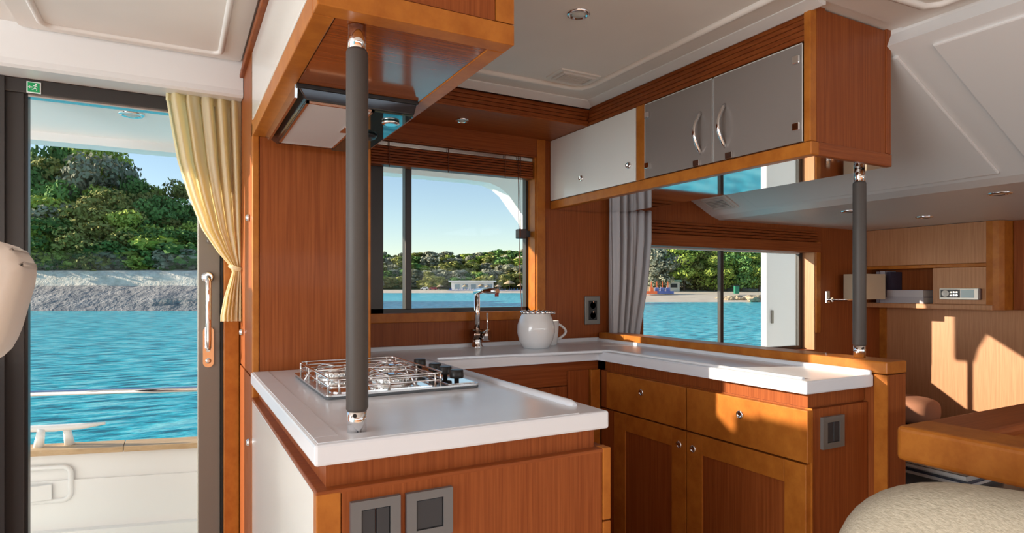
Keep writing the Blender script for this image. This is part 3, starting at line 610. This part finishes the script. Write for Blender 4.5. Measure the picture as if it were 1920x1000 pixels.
for v in pl.verts:
    c = v.co; f = lambda q: math.copysign(abs(q)**.6, q); v.co = Vector((3.70+.13*f(c.x), 2.05+.16*f(c.y), .475+.075*f(c.z)))
for f in pl.faces: f.smooth = True
tag(mk('cushion', pl, pill, (3.70, 2.05, .40)), 'russet scatter cushion leaning at the wood bulkhead behind the partition', 'cushion')
lt = Thing('magazine_chest', (2.45, 1.15, 0), 'low dark chest behind the partition end under the table', 'chest')
lt.part('body', bx(2.02, 2.9, .70, 1.45, 0, .50, bev=.01), sofa_m); lt.part('lid', bx(2.01, 2.91, .69, 1.46, .50, .52, bev=.006), alu_dark)
for i, (dx, dy, c, lb) in enumerate(((0, 0, (.05, .06, .12), 'navy magazine at the bottom of the pile under the table'), (.02, .012, (.45, .03, .04), 'red-edged magazine in the pile under the table'), (-.015, .0, (.10, .08, .07), 'dark magazine on top of the pile under the table'))):
    t = Thing('magazine', (2.36+dx, 1.20+dy, .5205+i*.014), lb, 'magazine', 'magazines in the pile'); cm = mat('magazine_cover_%d' % i, c, .3)
    z = .5205+i*.014; t.part('cover', bx(2.25+dx, 2.48+dx, 1.05+dy, 1.36+dy, z+.011, z+.0135), cm); t.part('pages', bx(2.252+dx, 2.478+dx, 1.052+dy, 1.358+dy, z, z+.011), paper)
tg2 = Thing('leaflet', (2.17, .98, .5205), 'white rounded card lying beside the pile of magazines', 'card')
tg2.part('sheet', prism(B(), rrect(2.06, 2.24, .86, 1.03, .03), 'z', .521, .5235), paper)

tb = Thing('dinette_table', (1.9, .3, 0), 'thick-edged cherry table with a sunken top at the right foreground', 'table')
tz = .846
fr = B(); X0, X1, Y0, Y1, rw = 1.485, 2.35, -.6, .846, .13
box(fr, X0, X0+rw, Y0, Y1, tz-.081, tz, bev=.012, seg=3); tb.part('side_rail', fr, solid)
tb.part('end_rail', bx(X0+.02, X1, Y1-.14, Y1-.0005, tz-.080, tz-.0005, bev=.012, seg=3), veneer_x); tb.part('side_rail', bx(X1-rw, X1, Y0, Y1, tz-.081, tz, bev=.012, seg=3), solid)
tb.part('sunken_top', bx(X0+rw-.01, X1-rw+.01, Y0, Y1-.13, tz-.075, tz-.022), solid)
lg = tb.part('pedestal', bx(1.80, 2.15, .30, .62, .03, tz-.075, bev=.004), pale); tb.sub(lg, 'groove_strip', bx(1.797, 1.80, .56, .566, .03, tz-.08), veneer); tb.part('foot', bx(1.72, 2.23, .22, .70, 0, .035, bev=.008), veneer)

# foreground seats
def pillow(bm, c, s, e=.5, rot=0, nseg=48):
    bmesh.ops.create_uvsphere(bm, u_segments=nseg, v_segments=nseg//2, radius=1)
    M = Matrix.Rotation(rot, 3, 'Z')
    for v in bm.verts:
        q = v.co; g = lambda t, p: math.copysign(abs(t)**p, t)
        v.co = Vector(c)+M @ Vector((s[0]*g(q.x, e), s[1]*g(q.y, e), s[2]*g(q.z, e)))
    for f in bm.faces: f.smooth = True
    return bm
ch = Thing('lounge_chair', (1.05, .45, 0), 'oatmeal tweed chair with rounded back in the bottom right foreground', 'chair')
ch.part('backrest', pillow(B(), (1.175, .50, .603), (.25, .12, .235), .74, R(-62)), tweed)
ch.part('seat', pillow(B(), (1.02, .34, .42), (.25, .20, .08), .5, R(-62)), tweed)
ch.part('pedestal', lathe(B(), (1.05, .40, 0), [(.20, 0), (.20, .015), (.06, .03), (.04, .06), (.04, .36)], 32, capt=True), chrome)
hs = Thing('helm_seat', (-.45, 1.0, 0), 'beige leatherette helm seat cut off at the left edge', 'seat')
bk = B(); prism(bk, [(-.70, .98), (-.70, 1.19), (-.66, 1.225), (-.215, 1.228), (-.175, 1.222), (-.160, 1.205), (-.157, 1.185), (-.176, 1.105), (-.190, 1.08), (-.215, 1.072), (-.64, 1.0)], 'y', .90, 1.0, bev=.014)
for f in bk.faces: f.smooth = True
hs.part('backrest', bk, beige_lth); hs.part('seat', bx(-.75, -.30, 1.0, 1.45, .62, .76, bev=.04, seg=4), beige_lth); hs.part('pedestal', cyl(B(), (-.52, 1.25, 0), (-.52, 1.25, .62), .06), chrome)
hs.part('bracket', bx(-.50, -.42, .98, 1.05, .70, 1.06, bev=.01), alu_dark)
tag(mk('console_panel', bx(-.62, -.452, 2.10, 2.22, 0, .95, bev=.01), liner, (-.53, 2.16, 0)), 'cream panel edge standing left of the door under the helm seat', 'panel')

# ================================================================== outside of the boat
WS = -1.20
dk = tag(mk('side_deck', bx(-6, 8, 2.5, 3.15, -.35, -.25), gel_out, (0, 2.8, -.3)), kind='structure')
bw = Thing('bulwark', (0, 3.0, -.3), 'white bulwark with a teak capping outside the glass door', 'bulwark')
def bul(x): return 3.02-.23*x       # bulwark draws in towards the bow
def bstrip(x0, x1, d0, d1, z0f, z1f):
    b = B(); v = []
    for x in (x0, x1):
        for d in (d0, d1):
            v.append((b.verts.new((x, bul(x)+d, z0f(x))), b.verts.new((x, bul(x)+d, z1f(x)))))
    (a, A), (c, C_), (e, E_), (g, G_) = v
    for q in ((a, e, E_, A), (c, C_, G_, g), (A, E_, G_, C_), (a, c, g, e), (a, A, C_, c), (e, g, G_, E_)): b.faces.new(q)
    return b
zc = lambda x: .505-.012*x
bw.part('panel', bstrip(-2.2, 1.6, 0, .06, lambda x: -.5, lambda x: zc(x)-.022), gel_out)
bw.part('knuckle', bstrip(-2.2, 1.6, -.012, .0, lambda x: -.5, lambda x: zc(x)-.13), gel_out); bw.part('foot_step', bstrip(-2.2, 1.6, -.05, -.012, lambda x: -.5, lambda x: zc(x)-.33), gel_out)
for x0, x1 in ((-2.2, -1.15), (-1.147, -.20), (-.197, .75), (.753, 1.6)): bw.part('capping_plank', bstrip(x0, x1, -.03, .10, lambda x: zc(x)-.022, lambda x: zc(x)), teak)
rc_ = bw.part('locker_rim', tube(B(), [(x, bul(x)-.014, z) for x, z in rrect(-.70, -.385, .30, .437, .03)], .010, 10, True), gel_out); bw.part('locker_floor', bx(-.70, -.45, 2.985+.11, 2.99+.12, .31, .37), gel_out)
gr = Thing('guard_rail', (0, 3.05, .5), 'polished steel guard rail above the bulwark outside', 'rail')
gr.part('rail_tube', tube(B(), [(x, bul(x)+.03, .728-.013*x) for x in (-2.2, -1, 0, .8, 1.6)], .0125, 14), chrome)
for x in (-1.6, .9): gr.part('stanchion', cyl(B(), (x, bul(x)+.03, zc(x)), (x, bul(x)+.03, .73-.013*x), .0115, 14), chrome)
cl = Thing('mooring_cleat', (-.47, 3.14, .515), 'white two-legged mooring cleat on the teak capping', 'cleat')
cx = -.455
cl.part('horn', tube(B(), [(cx+d, bul(cx+d)+.05, .585+h) for d, h in ((-.19, .010), (-.1, .002), (0, 0), (.1, .002), (.185, .010))], [.006, .013, .015, .013, .006], 14), gel_out)
for d in (-.04, .045): cl.part('leg', cyl(B(), (cx+d*1.25, bul(cx)+.05, .509), (cx+d, bul(cx)+.05, .585), .019, 16, .014), gel_out)
ov = Thing('roof_overhang', (0, 3.2, 1.9), 'white roof overhang outside above the door and galley window', 'roof')
ov.part('underside', prism(B(), [(2.505, 1.815), (2.97, 1.752), (3.0, 1.747), (3.005, 1.80), (2.505, 1.90)], 'x', -.78, 2.15), gel_out)
cv = [(-.78, 1.729), (.877, 1.727), (1.336, 1.727), (1.44, 1.722), (1.50, 1.703), (1.551, 1.667), (1.613, 1.593), (1.665, 1.535), (1.70, 1.46), (1.715, 1.44), (1.73, 1.46), (1.735, 1.80), (-.78, 1.80)]
ov.part('wing_support', prism(B(), cv, 'y', 2.90, 3.0), gel_out)
pw = Thing('deck_pillar', (3.9, 2.95, -.3), 'white exterior pillar outside the dinette window', 'pillar')
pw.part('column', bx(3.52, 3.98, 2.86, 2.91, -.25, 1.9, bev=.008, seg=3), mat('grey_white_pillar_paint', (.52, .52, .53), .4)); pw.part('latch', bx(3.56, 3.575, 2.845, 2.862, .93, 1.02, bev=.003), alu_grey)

# ---------------- sea, shores
FW = Vector((math.sin(R(YAW)), math.cos(R(YAW)), 0)); RT = Vector((math.cos(R(YAW)), -math.sin(R(YAW)), 0))
def W(lat, dep, z=0): p = FW*dep+RT*lat; return Vector((p.x, p.y, z))
seam = bpy.data.materials.new('turquoise_sea'); seam.use_nodes = True
n = seam.node_tree.nodes; L = seam.node_tree.links; b_ = n['Principled BSDF']
b_.inputs['Roughness'].default_value = .22; b_.inputs['Specular IOR Level'].default_value = .25
tcn = n.new('ShaderNodeTexCoord'); 
def noi(s, d, sx=1, sy=1):
    mp = n.new('ShaderNodeMapping'); mp.inputs['Scale'].default_value = (sx, sy, 1); mp.inputs['Rotation'].default_value = (0, 0, R(YAW)); L.new(tcn.outputs['Object'], mp.inputs[0])
    t = n.new('ShaderNodeTexNoise'); t.inputs['Scale'].default_value = s; t.inputs['Detail'].default_value = d; t.inputs['Roughness'].default_value = .6; L.new(mp.outputs[0], t.inputs['Vector']); return t
t1 = noi(2.0, 6, .45, 1.5); t2 = noi(.06, 2)
rp = n.new('ShaderNodeValToRGB'); e = rp.color_ramp.elements
e[0].position = .40; e[0].color = (.005, .22, .30, 1); e[1].position = .60; e[1].color = (.32, .90, .92, 1); m_ = rp.color_ramp.elements.new(.5); m_.color = (.04, .68, .80, 1)
L.new(t1.outputs['Fac'], rp.inputs[0]); mxn = n.new('ShaderNodeMix'); mxn.data_type = 'RGBA'; mxn.blend_type = 'MULTIPLY'; mxn.inputs[0].default_value = .5
L.new(rp.outputs[0], mxn.inputs[6]); r2 = n.new('ShaderNodeValToRGB'); r2.color_ramp.elements[0].color = (.55, .75, .85, 1); r2.color_ramp.elements[1].color = (1, 1, 1, 1); L.new(t2.outputs['Fac'], r2.inputs[0]); L.new(r2.outputs[0], mxn.inputs[7]); L.new(mxn.outputs[2], b_.inputs['Base Color'])
bpn = n.new('ShaderNodeBump'); bpn.inputs['Strength'].default_value = .55; bpn.inputs['Distance'].default_value = .35; L.new(t1.outputs['Fac'], bpn.inputs['Height']); L.new(bpn.outputs[0], b_.inputs['Normal'])
sb = B(); bmesh.ops.create_grid(sb, x_segments=8, y_segments=8, size=900, matrix=Matrix.Translation((0, 300, WS)))
tag(mk('sea', sb, seam, (0, 0, WS)), kind='structure')
rock_m = mat('shade_tinted_rock', (.34, .33, .33), .9, noise=((.5, .5, 1.4), (.16, .17, .19), 6), bump=((.8, .8, 1.6), .9, .5))  # bluish shade of the side facing the boat is put into this colour
wall_m = mat('dry_stone_wall', (.88, .80, .70), .9, noise=((1.2, 1.2, 2.0), (.60, .54, .47), 6), bump=((1.5, 1.5, 2.5), .8, .2))
earth = mat('scrub_ground', (.09, .115, .035), .95, noise=((.2, .2, .2), (.15, .15, .06), 4))
sand = mat('pale_sand', (.68, .60, .48), .95, noise=((.3, .3, .3), (.58, .50, .40), 4))
from mathutils import noise as mn
def terrain(lat0, lat1, nl, rows, rough, seed):
    """rows: list of (depth offset, height) ; lateral jitter by noise"""
    b = B(); V = []
    for j, (dp, z, ja) in enumerate(rows):
        row = []
        for i in range(nl+1):
            la = lat0+(lat1-lat0)*i/nl; q = mn.noise(Vector((la*.11+seed, j*.7, seed))); q2 = mn.noise(Vector((la*.5+seed, j*1.3, 3)))
            row.append(b.verts.new(W(la, dp+ja*(q*2+q2), z+rough*(q2+.6*q)*(0 if j == 0 else 1))))
        V.append(row)
    for a, c in zip(V, V[1:]):
        for i in range(nl): f = b.faces.new((a[i], a[i+1], c[i+1], c[i])); f.smooth = True
    return b
# left headland (66 m away)
tag(mk('headland_rock', terrain(-95, -24, 120, [(64.5, WS-.5, .4), (66, WS+.6, .5), (66.6, WS+1.3, .5), (68, WS+2.0, .5), (69, WS+2.5, .4), (70, WS+2.8, .3)], .22, 2), rock_m), kind='structure')
tag(mk('headland_wall', terrain(-95, -25, 80, [(69.6, 1.2, .1), (69.9, 2.2, .1), (70.1, 3.15, .1), (72.0, 3.35, .1)], .10, 5), wall_m), kind='structure')
tag(mk('headland_ground', terrain(-130, -26, 60, [(71.5, 3.2, 0), (80, 3.6, 1), (95, 4.5, 1), (115, 6, 1)], .5, 8), earth), kind='structure')
# far bay (340 m) and beach by the dinette window (115 m)
tag(mk('far_beach', terrain(-190, 80, 60, [(325, WS-.2, 2), (345, -.2, 1), (372, .6, 0)], .05, 3), sand), kind='structure')
tag(mk('far_hill', terrain(-220, 95, 80, [(370, .3, 0), (395, 5, 1), (430, 13, 1), (470, 20, 1), (520, 22, 1)], 1.2, 11), earth), kind='structure')
tag(mk('near_beach', terrain(15, 95, 60, [(106, WS-.3, .6), (112, -.7, .4), (125, .4, .3), (140, 1.3, 0), (180, 5, 0), (230, 12, 0)], .08, 14), sand), kind='structure')

# ---------------- trees: crowns are clumps of needle cards on real branches
bark = mat('pine_bark', (.14, .10, .07), .9)
def leafm(nm, c1_, c2_, rand): 
    m = mat(nm, c1_, .8, spec=.15, noise=((.55, .55, .55), c2_, 3), rand=rand); return m
LM = [leafm('deep_pine_green', (.075, .17, .055), (.20, .34, .09), .30), leafm('olive_pine_green', (.20, .22, .06), (.38, .37, .12), .25), leafm('grey_scrub_green', (.24, .27, .20), (.40, .38, .27), .2), leafm('bright_pine_green', (.20, .31, .05), (.48, .53, .12), .2)]
def crown_mesh(seed, H, Rr, nclump, nleaf, leaf):
    rnd = random.Random(seed); vs = []; fs = []
    for c in range(nclump):
        h = rnd.uniform(.30, .95); a = rnd.uniform(0, 6.283); prof_ = math.sin(math.pi*min(1, (1.05-h)/.8))**.7; rr = Rr*prof_*math.sqrt(rnd.uniform(.05, 1))*.8
        cx, cy, cz = rr*math.cos(a), rr*math.sin(a), h*H; cr = Rr*rnd.uniform(.26, .42)
        for k in range(nleaf):
            d = Vector((rnd.gauss(0, 1), rnd.gauss(0, 1), rnd.gauss(.25, 1))).normalized(); p = Vector((cx, cy, cz))+Vector((d.x, d.y, d.z*.7))*cr*rnd.uniform(.72, 1.08)
            nn = (d+Vector((rnd.gauss(0, .5), rnd.gauss(0, .5), rnd.gauss(0, .5)))).normalized(); u = nn.orthogonal().normalized(); q = rnd.uniform(0, 6.283); v_ = nn.cross(u); u, v_ = u*math.cos(q)+v_*math.sin(q), v_*math.cos(q)-u*math.sin(q)
            s_ = leaf*rnd.uniform(.6, 1.3); i0 = len(vs)
            vs += [p-u*s_-v_*s_*.6, p+u*s_-v_*s_*.5, p+u*s_*.7+v_*s_*.6, p-u*s_*.8+v_*s_*.6]; fs.append((i0, i0+1, i0+2, i0+3))
    me = bpy.data.meshes.new('crown'); me.from_pydata(vs, [], fs); return me
def trunk_mesh(seed, H, r):
    rnd = random.Random(seed); b = B(); lean = rnd.uniform(-.06, .06)*H
    pts = [Vector((lean*t*t, lean*.5*t, H*.86*t)) for t in (0, .2, .4, .6, .8, 1)]; tube(b, pts, [r, r*.85, r*.7, r*.5, r*.32, r*.12], 8)
    for k in range(6):
        t = rnd.uniform(.3, .8); a = rnd.uniform(0, 6.28); p = Vector((lean*t*t, lean*.5*t, H*.86*t)); q = p+Vector((math.cos(a), math.sin(a), .6))*H*.22; tube(b, [p, (p+q)/2+Vector((0, 0, -.02*H)), q], [r*.35, r*.22, r*.08], 6)
    me = bpy.data.meshes.new('trunk'); b.to_mesh(me); b.free(); me.materials.append(bark); return me
CR = [crown_mesh(20+i, 1.0, .42, 24, 170, .020) for i in range(4)]; TR = [trunk_mesh(40+i, 1.0, .022) for i in range(3)]
CRC = [crown_mesh(30+i, 1.0, .42, 20, 46, .062) for i in range(4)]
CRM = {}
def tree(lat, dep, z, h, wide, mi, rnd, label, group, name='pine_tree'):
    k = (rnd.randrange(4), mi, h < 6.5 or dep > 300)
    if k not in CRM: me = (CRC if k[2] else CR)[k[0]].copy(); me.materials.clear(); me.materials.append(LM[mi]); CRM[k] = me
    r = bpy.data.objects.new(name, None); COL.objects.link(r); r.location = W(lat, dep, z); r.rotation_euler.z = rnd.uniform(0, 6.28); r.scale = (h*wide, h*wide, h)
    tag(r, label, 'tree', group)
    for nm, me in (('crown', CRM[k]), ('trunk', TR[rnd.randrange(3)])):
        o = bpy.data.objects.new(nm, me); COL.objects.link(o); o.parent = r
rnd = random.Random(5)
# tall pines on the left of the headland, falling away to its right end
NAMES = ('deep green', 'olive', 'grey-green', 'bright green')
ROWS = ('in the front row', 'in the second row', 'in the third row', 'in the fourth row', 'in the back row')
def skyline(q):            # height of the tree line against lateral/depth ratio
    for (a, za), (b, zb) in zip(SK, SK[1:]):
        if a <= q <= b: return za+(zb-za)*(q-a)/(b-a)
    return SK[0][1] if q < SK[0][0] else SK[-1][1]
SK = [(-1.2, .240), (-.787, .240), (-.70, .233), (-.63, .208), (-.588, .170), (-.565, .155), (-.55, .175), (-.54, .15), (-.50, .115), (-.40, .07)]
for i in range(46):
    row = i % 5; dep = 73.6+row*4.2+rnd.uniform(-1, 1); q = -.82+(i/46)*.36+rnd.uniform(-.012, .012); zg = 3.2+row*.25
    top = skyline(q)*dep+1.17; h = max(2.5, (top-zg)*(.40, .55, .70, .86, 1.0)[row]*rnd.uniform(.86, 1.06)); mi = ((0, 0, 3, 0, 1, 2, 0) if row > 1 else (3, 1, 0, 3, 2, 1, 0))[rnd.randrange(7)]
    sk = (.42, .34, .26, .2, .15)[row]; tree(q*dep, dep, zg-sk*h, h*(1.03+sk), min(1.5, 7.5/h*.85+.25)*rnd.uniform(.85, 1.1), mi, rnd, NAMES[mi]+' pine '+ROWS[row]+' on the '+('left', 'middle', 'right')[min(2, int(i/15.4))]+' of the rocky headland', 'pines on the headland')
for i in range(13):
    la = -59.5+i*1.9+rnd.uniform(-.7, .7); tree(la*1.03, 72.4+rnd.uniform(-.3, .5), 2.7, rnd.uniform(2.0, 3.4), 1.5, (2, 3, 0, 2)[i % 4], rnd, NAMES[(2, 3, 0, 2)[i % 4]]+' shrub on top of the headland stone wall', 'shrubs on the headland wall', 'shrub')
for i in range(135):
    row = i % 5; dep = 378+row*16+rnd.uniform(-6, 6); la = -86+(i/135)*98+rnd.uniform(-3, 3); mi = (1, 2, 1, 3, 2, 0, 1)[rnd.randrange(7)]; zg = (1.2, 5, 10, 15, 19)[row]-1
    rise = 1.0+.42*max(0, (la+22)/30); tree(la*dep/378, dep, zg, rnd.uniform(7.5, 11)*rise*(.9 if row else .8), rnd.uniform(1.3, 1.8), mi, rnd, NAMES[mi]+' tree '+ROWS[row]+' on the '+('left', 'middle', 'right')[min(2, int(i/45))]+' of the far wooded hill', 'trees on the far hill', 'broadleaf_tree')
for i in range(34):
    mi = (3, 1, 3, 0, 3)[i % 5] if i > 10 else (2, 2, 1, 2)[i % 4]; la = 23.5+i*.70+rnd.uniform(-.6, .6); dep = 131+(i % 4)*8+rnd.uniform(-2, 2); hh = rnd.uniform(9, 13); tree(la*dep/115, dep, .6+(i % 4)*1.0-hh*(.22 if i % 3 else .1), hh, rnd.uniform(.9, 1.25), mi, rnd, NAMES[mi]+' pine '+ROWS[i % 4]+' behind the '+('boat end', 'middle', 'boulder end')[min(2, i//12)]+' of the near beach', 'pines behind the near beach')

# rocks by the near beach
def rock(lat, dep, z, s, seed):
    b = B(); bmesh.ops.create_icosphere(b, subdivisions=3, radius=1)
    for v in b.verts:
        q = v.co.copy(); k = 1+.35*mn.noise(q*1.3+Vector((seed, 0, 0)))+.15*mn.noise(q*3.5+Vector((0, seed, 0))); p = W(lat, dep, z); v.co = p+Vector((q.x*s*1.5, q.y*s, q.z*s*.6))*k
    o = mk('boulder', b, rock_m2, W(lat, dep, z)); return tag(o, 'tan boulder at the water edge beside the sandy beach', 'rock', 'boulders on the beach point')
rock_m2 = mat('tan_boulder_stone', (.60, .47, .30), .9, noise=((1, 1, 2), (.33, .26, .18), 5), bump=((1.5, 1.5, 2), .8, .3))
for i in range(11): rock(38+i*.85+rnd.uniform(-.3, .3), 110+rnd.uniform(-2, 4)-.2*i, -.9+rnd.uniform(-.1, .5), rnd.uniform(.5, 1.2), i)
# beach furniture, far bay
blue = mat('sunbed_blue', (.03, .13, .55), .6); thatch = mat('thatch', (.42, .32, .20), .95); orange = mat('orange_plastic', (.85, .18, .06), .5)
bb = Thing('beach_bar', W(-21, 366, .3), 'long low white beach bar among the sunbeds on the far shore', 'building')
ax = RT
def lbox(t, name, l0, l1, d0, d1, z0, z1, m):
    b = B(); box(b, l0, l1, d0, d1, z0, z1)
    for v in b.verts: v.co = W(v.co.x, v.co.y, v.co.z)
    return t.part(name, b, m)
lbox(bb, 'wall', -36, -11, 366, 372, .2, 5.2, gelcoat); lbox(bb, 'roof', -37.5, -9.5, 364.5, 373, 5.2, 6.0, gelcoat)
for i in range(5): lbox(bb, 'window', -34+i*4.8, -31+i*4.8, 365.8, 366.05, 1.0, 3.8, mat('bar_shade_%d' % i, (.25, .33, .38), .4))
def parasol(lat, dep, z, s, label):
    t = Thing('parasol', W(lat, dep, z), label, 'parasol', 'thatched parasols on the far beach'); c = W(lat, dep, z)
    t.part('pole', cyl(B(), c, c+Vector((0, 0, 2.6*s)), .09, 8), bark); t.part('canopy', lathe(B(), c+Vector((0, 0, 2.0*s)), [(1.9*s, 0), (1.2*s, .55*s), (.05, 1.2*s)], 16), thatch)
for i, (la, s) in enumerate(((-41, 1.1), (-27, 1.1), (-18, 1.2), (-14, 1.0), (-8, 1.1), (-1.5, 1.9), (5, 1.3), (9, 1.3))): parasol(la, 352+(i % 3)*3, .1, s, 'thatched parasol on the far beach seen through the galley window')
def sunbed(lat, dep, z):
    t = Thing('sunbed', W(lat, dep, z), 'blue sunbed on the sand of the far beach', 'sunbed', 'blue sunbeds on the far beach'); 
    lbox(t, 'base', lat-.9, lat+.9, dep-.4, dep+.4, z+.35, z+.6, blue); b = B(); box(b, lat+.5, lat+.7, dep-.4, dep+.4, z+.5, z+1.5)
    for v in b.verts: v.co = W(v.co.x, v.co.y, v.co.z)
    t.part('backrest', b, blue)
for i in range(27): sunbed(-36+i*1.6+rnd.uniform(-.5, .5), 344+rnd.uniform(-3, 5), -.2)
def car(lat, dep, z, m, label):
    t = Thing('car', W(lat, dep, z), label, 'car', 'cars parked on the far beach'); pr = [(-2.3, .4), (-2.3, 1.1), (-1.4, 1.25), (-.9, 1.85), (1.3, 1.9), (2.0, 1.25), (2.3, 1.1), (2.3, .4)]
    b = prism(B(), [(lat+p[0], z+p[1]) for p in pr], 'y', dep-.9, dep+.9, bev=.1)
    for v in b.verts: v.co = W(v.co.x, v.co.y, v.co.z)
    t.part('body', b, m); lbox(t, 'side_window', lat-.8, lat+1.2, dep-.95, dep-.88, z+1.3, z+1.75, black)
    for d in (-1.4, 1.4): t.part('wheel', tube(B(), [W(lat+d, dep-.95, z+.4), W(lat+d, dep-.7, z+.4)], .4, 16), black)
car(-51, 360, .4, gelcoat, 'white car parked under the trees on the far beach'); car(-46, 360, .4, mat('car_maroon', (.28, .02, .03), .3), 'dark red car parked beside the white one')
# near beach: rental craft and hut
def kayak(lat, dep, z, m, i):
    t = Thing('pedal_boat', W(lat, dep, z), ('orange boat', 'blue and white boat')[i]+' drawn up on the near beach', 'boat', 'boats on the near beach')
    lbox(t, 'hull', lat-1.0, lat+1.0, dep-.6, dep+.6, z, z+.55, m); b = lbox(t, 'seat', lat-.3, lat+.3, dep-.5, dep+.5, z+.55, z+1.25, m); lbox(t, 'mast', lat-.06, lat+.06, dep-.06, dep+.06, z+.5, z+2.4, orange)
bwm = mat('boat_blue', (.16, .20, .50), .5)
for i in range(4): kayak(27.0+i*1.15, 119.5+.3*i, .15, orange if i < 1 else bwm, 0 if i < 1 else 1)
ht = Thing('beach_hut', W(33.5, 129, .6), 'small green-roofed hut at the edge of the near beach', 'hut')
lbox(ht, 'wall', 32.5, 34.8, 128, 130, .5, 2.6, mat('hut_cream', (.6, .58, .5), .7)); lbox(ht, 'roof', 32.2, 35.1, 127.7, 130.3, 2.6, 3.0, mat('hut_green', (.20, .34, .25), .6)); lbox(ht, 'hatch', 32.9, 34.3, 127.95, 128.05, 1.4, 2.2, black)
bn = Thing('litter_bin', W(43.3, 119, .2), 'green bin standing on the sand beside the boulders', 'bin'); lbox(bn, 'drum', 42.9, 43.7, 118.6, 119.4, .2, 1.7, mat('bin_green', (.03, .20, .12), .5)); lbox(bn, 'lid', 42.8, 43.8, 118.5, 119.5, 1.7, 1.9, black)
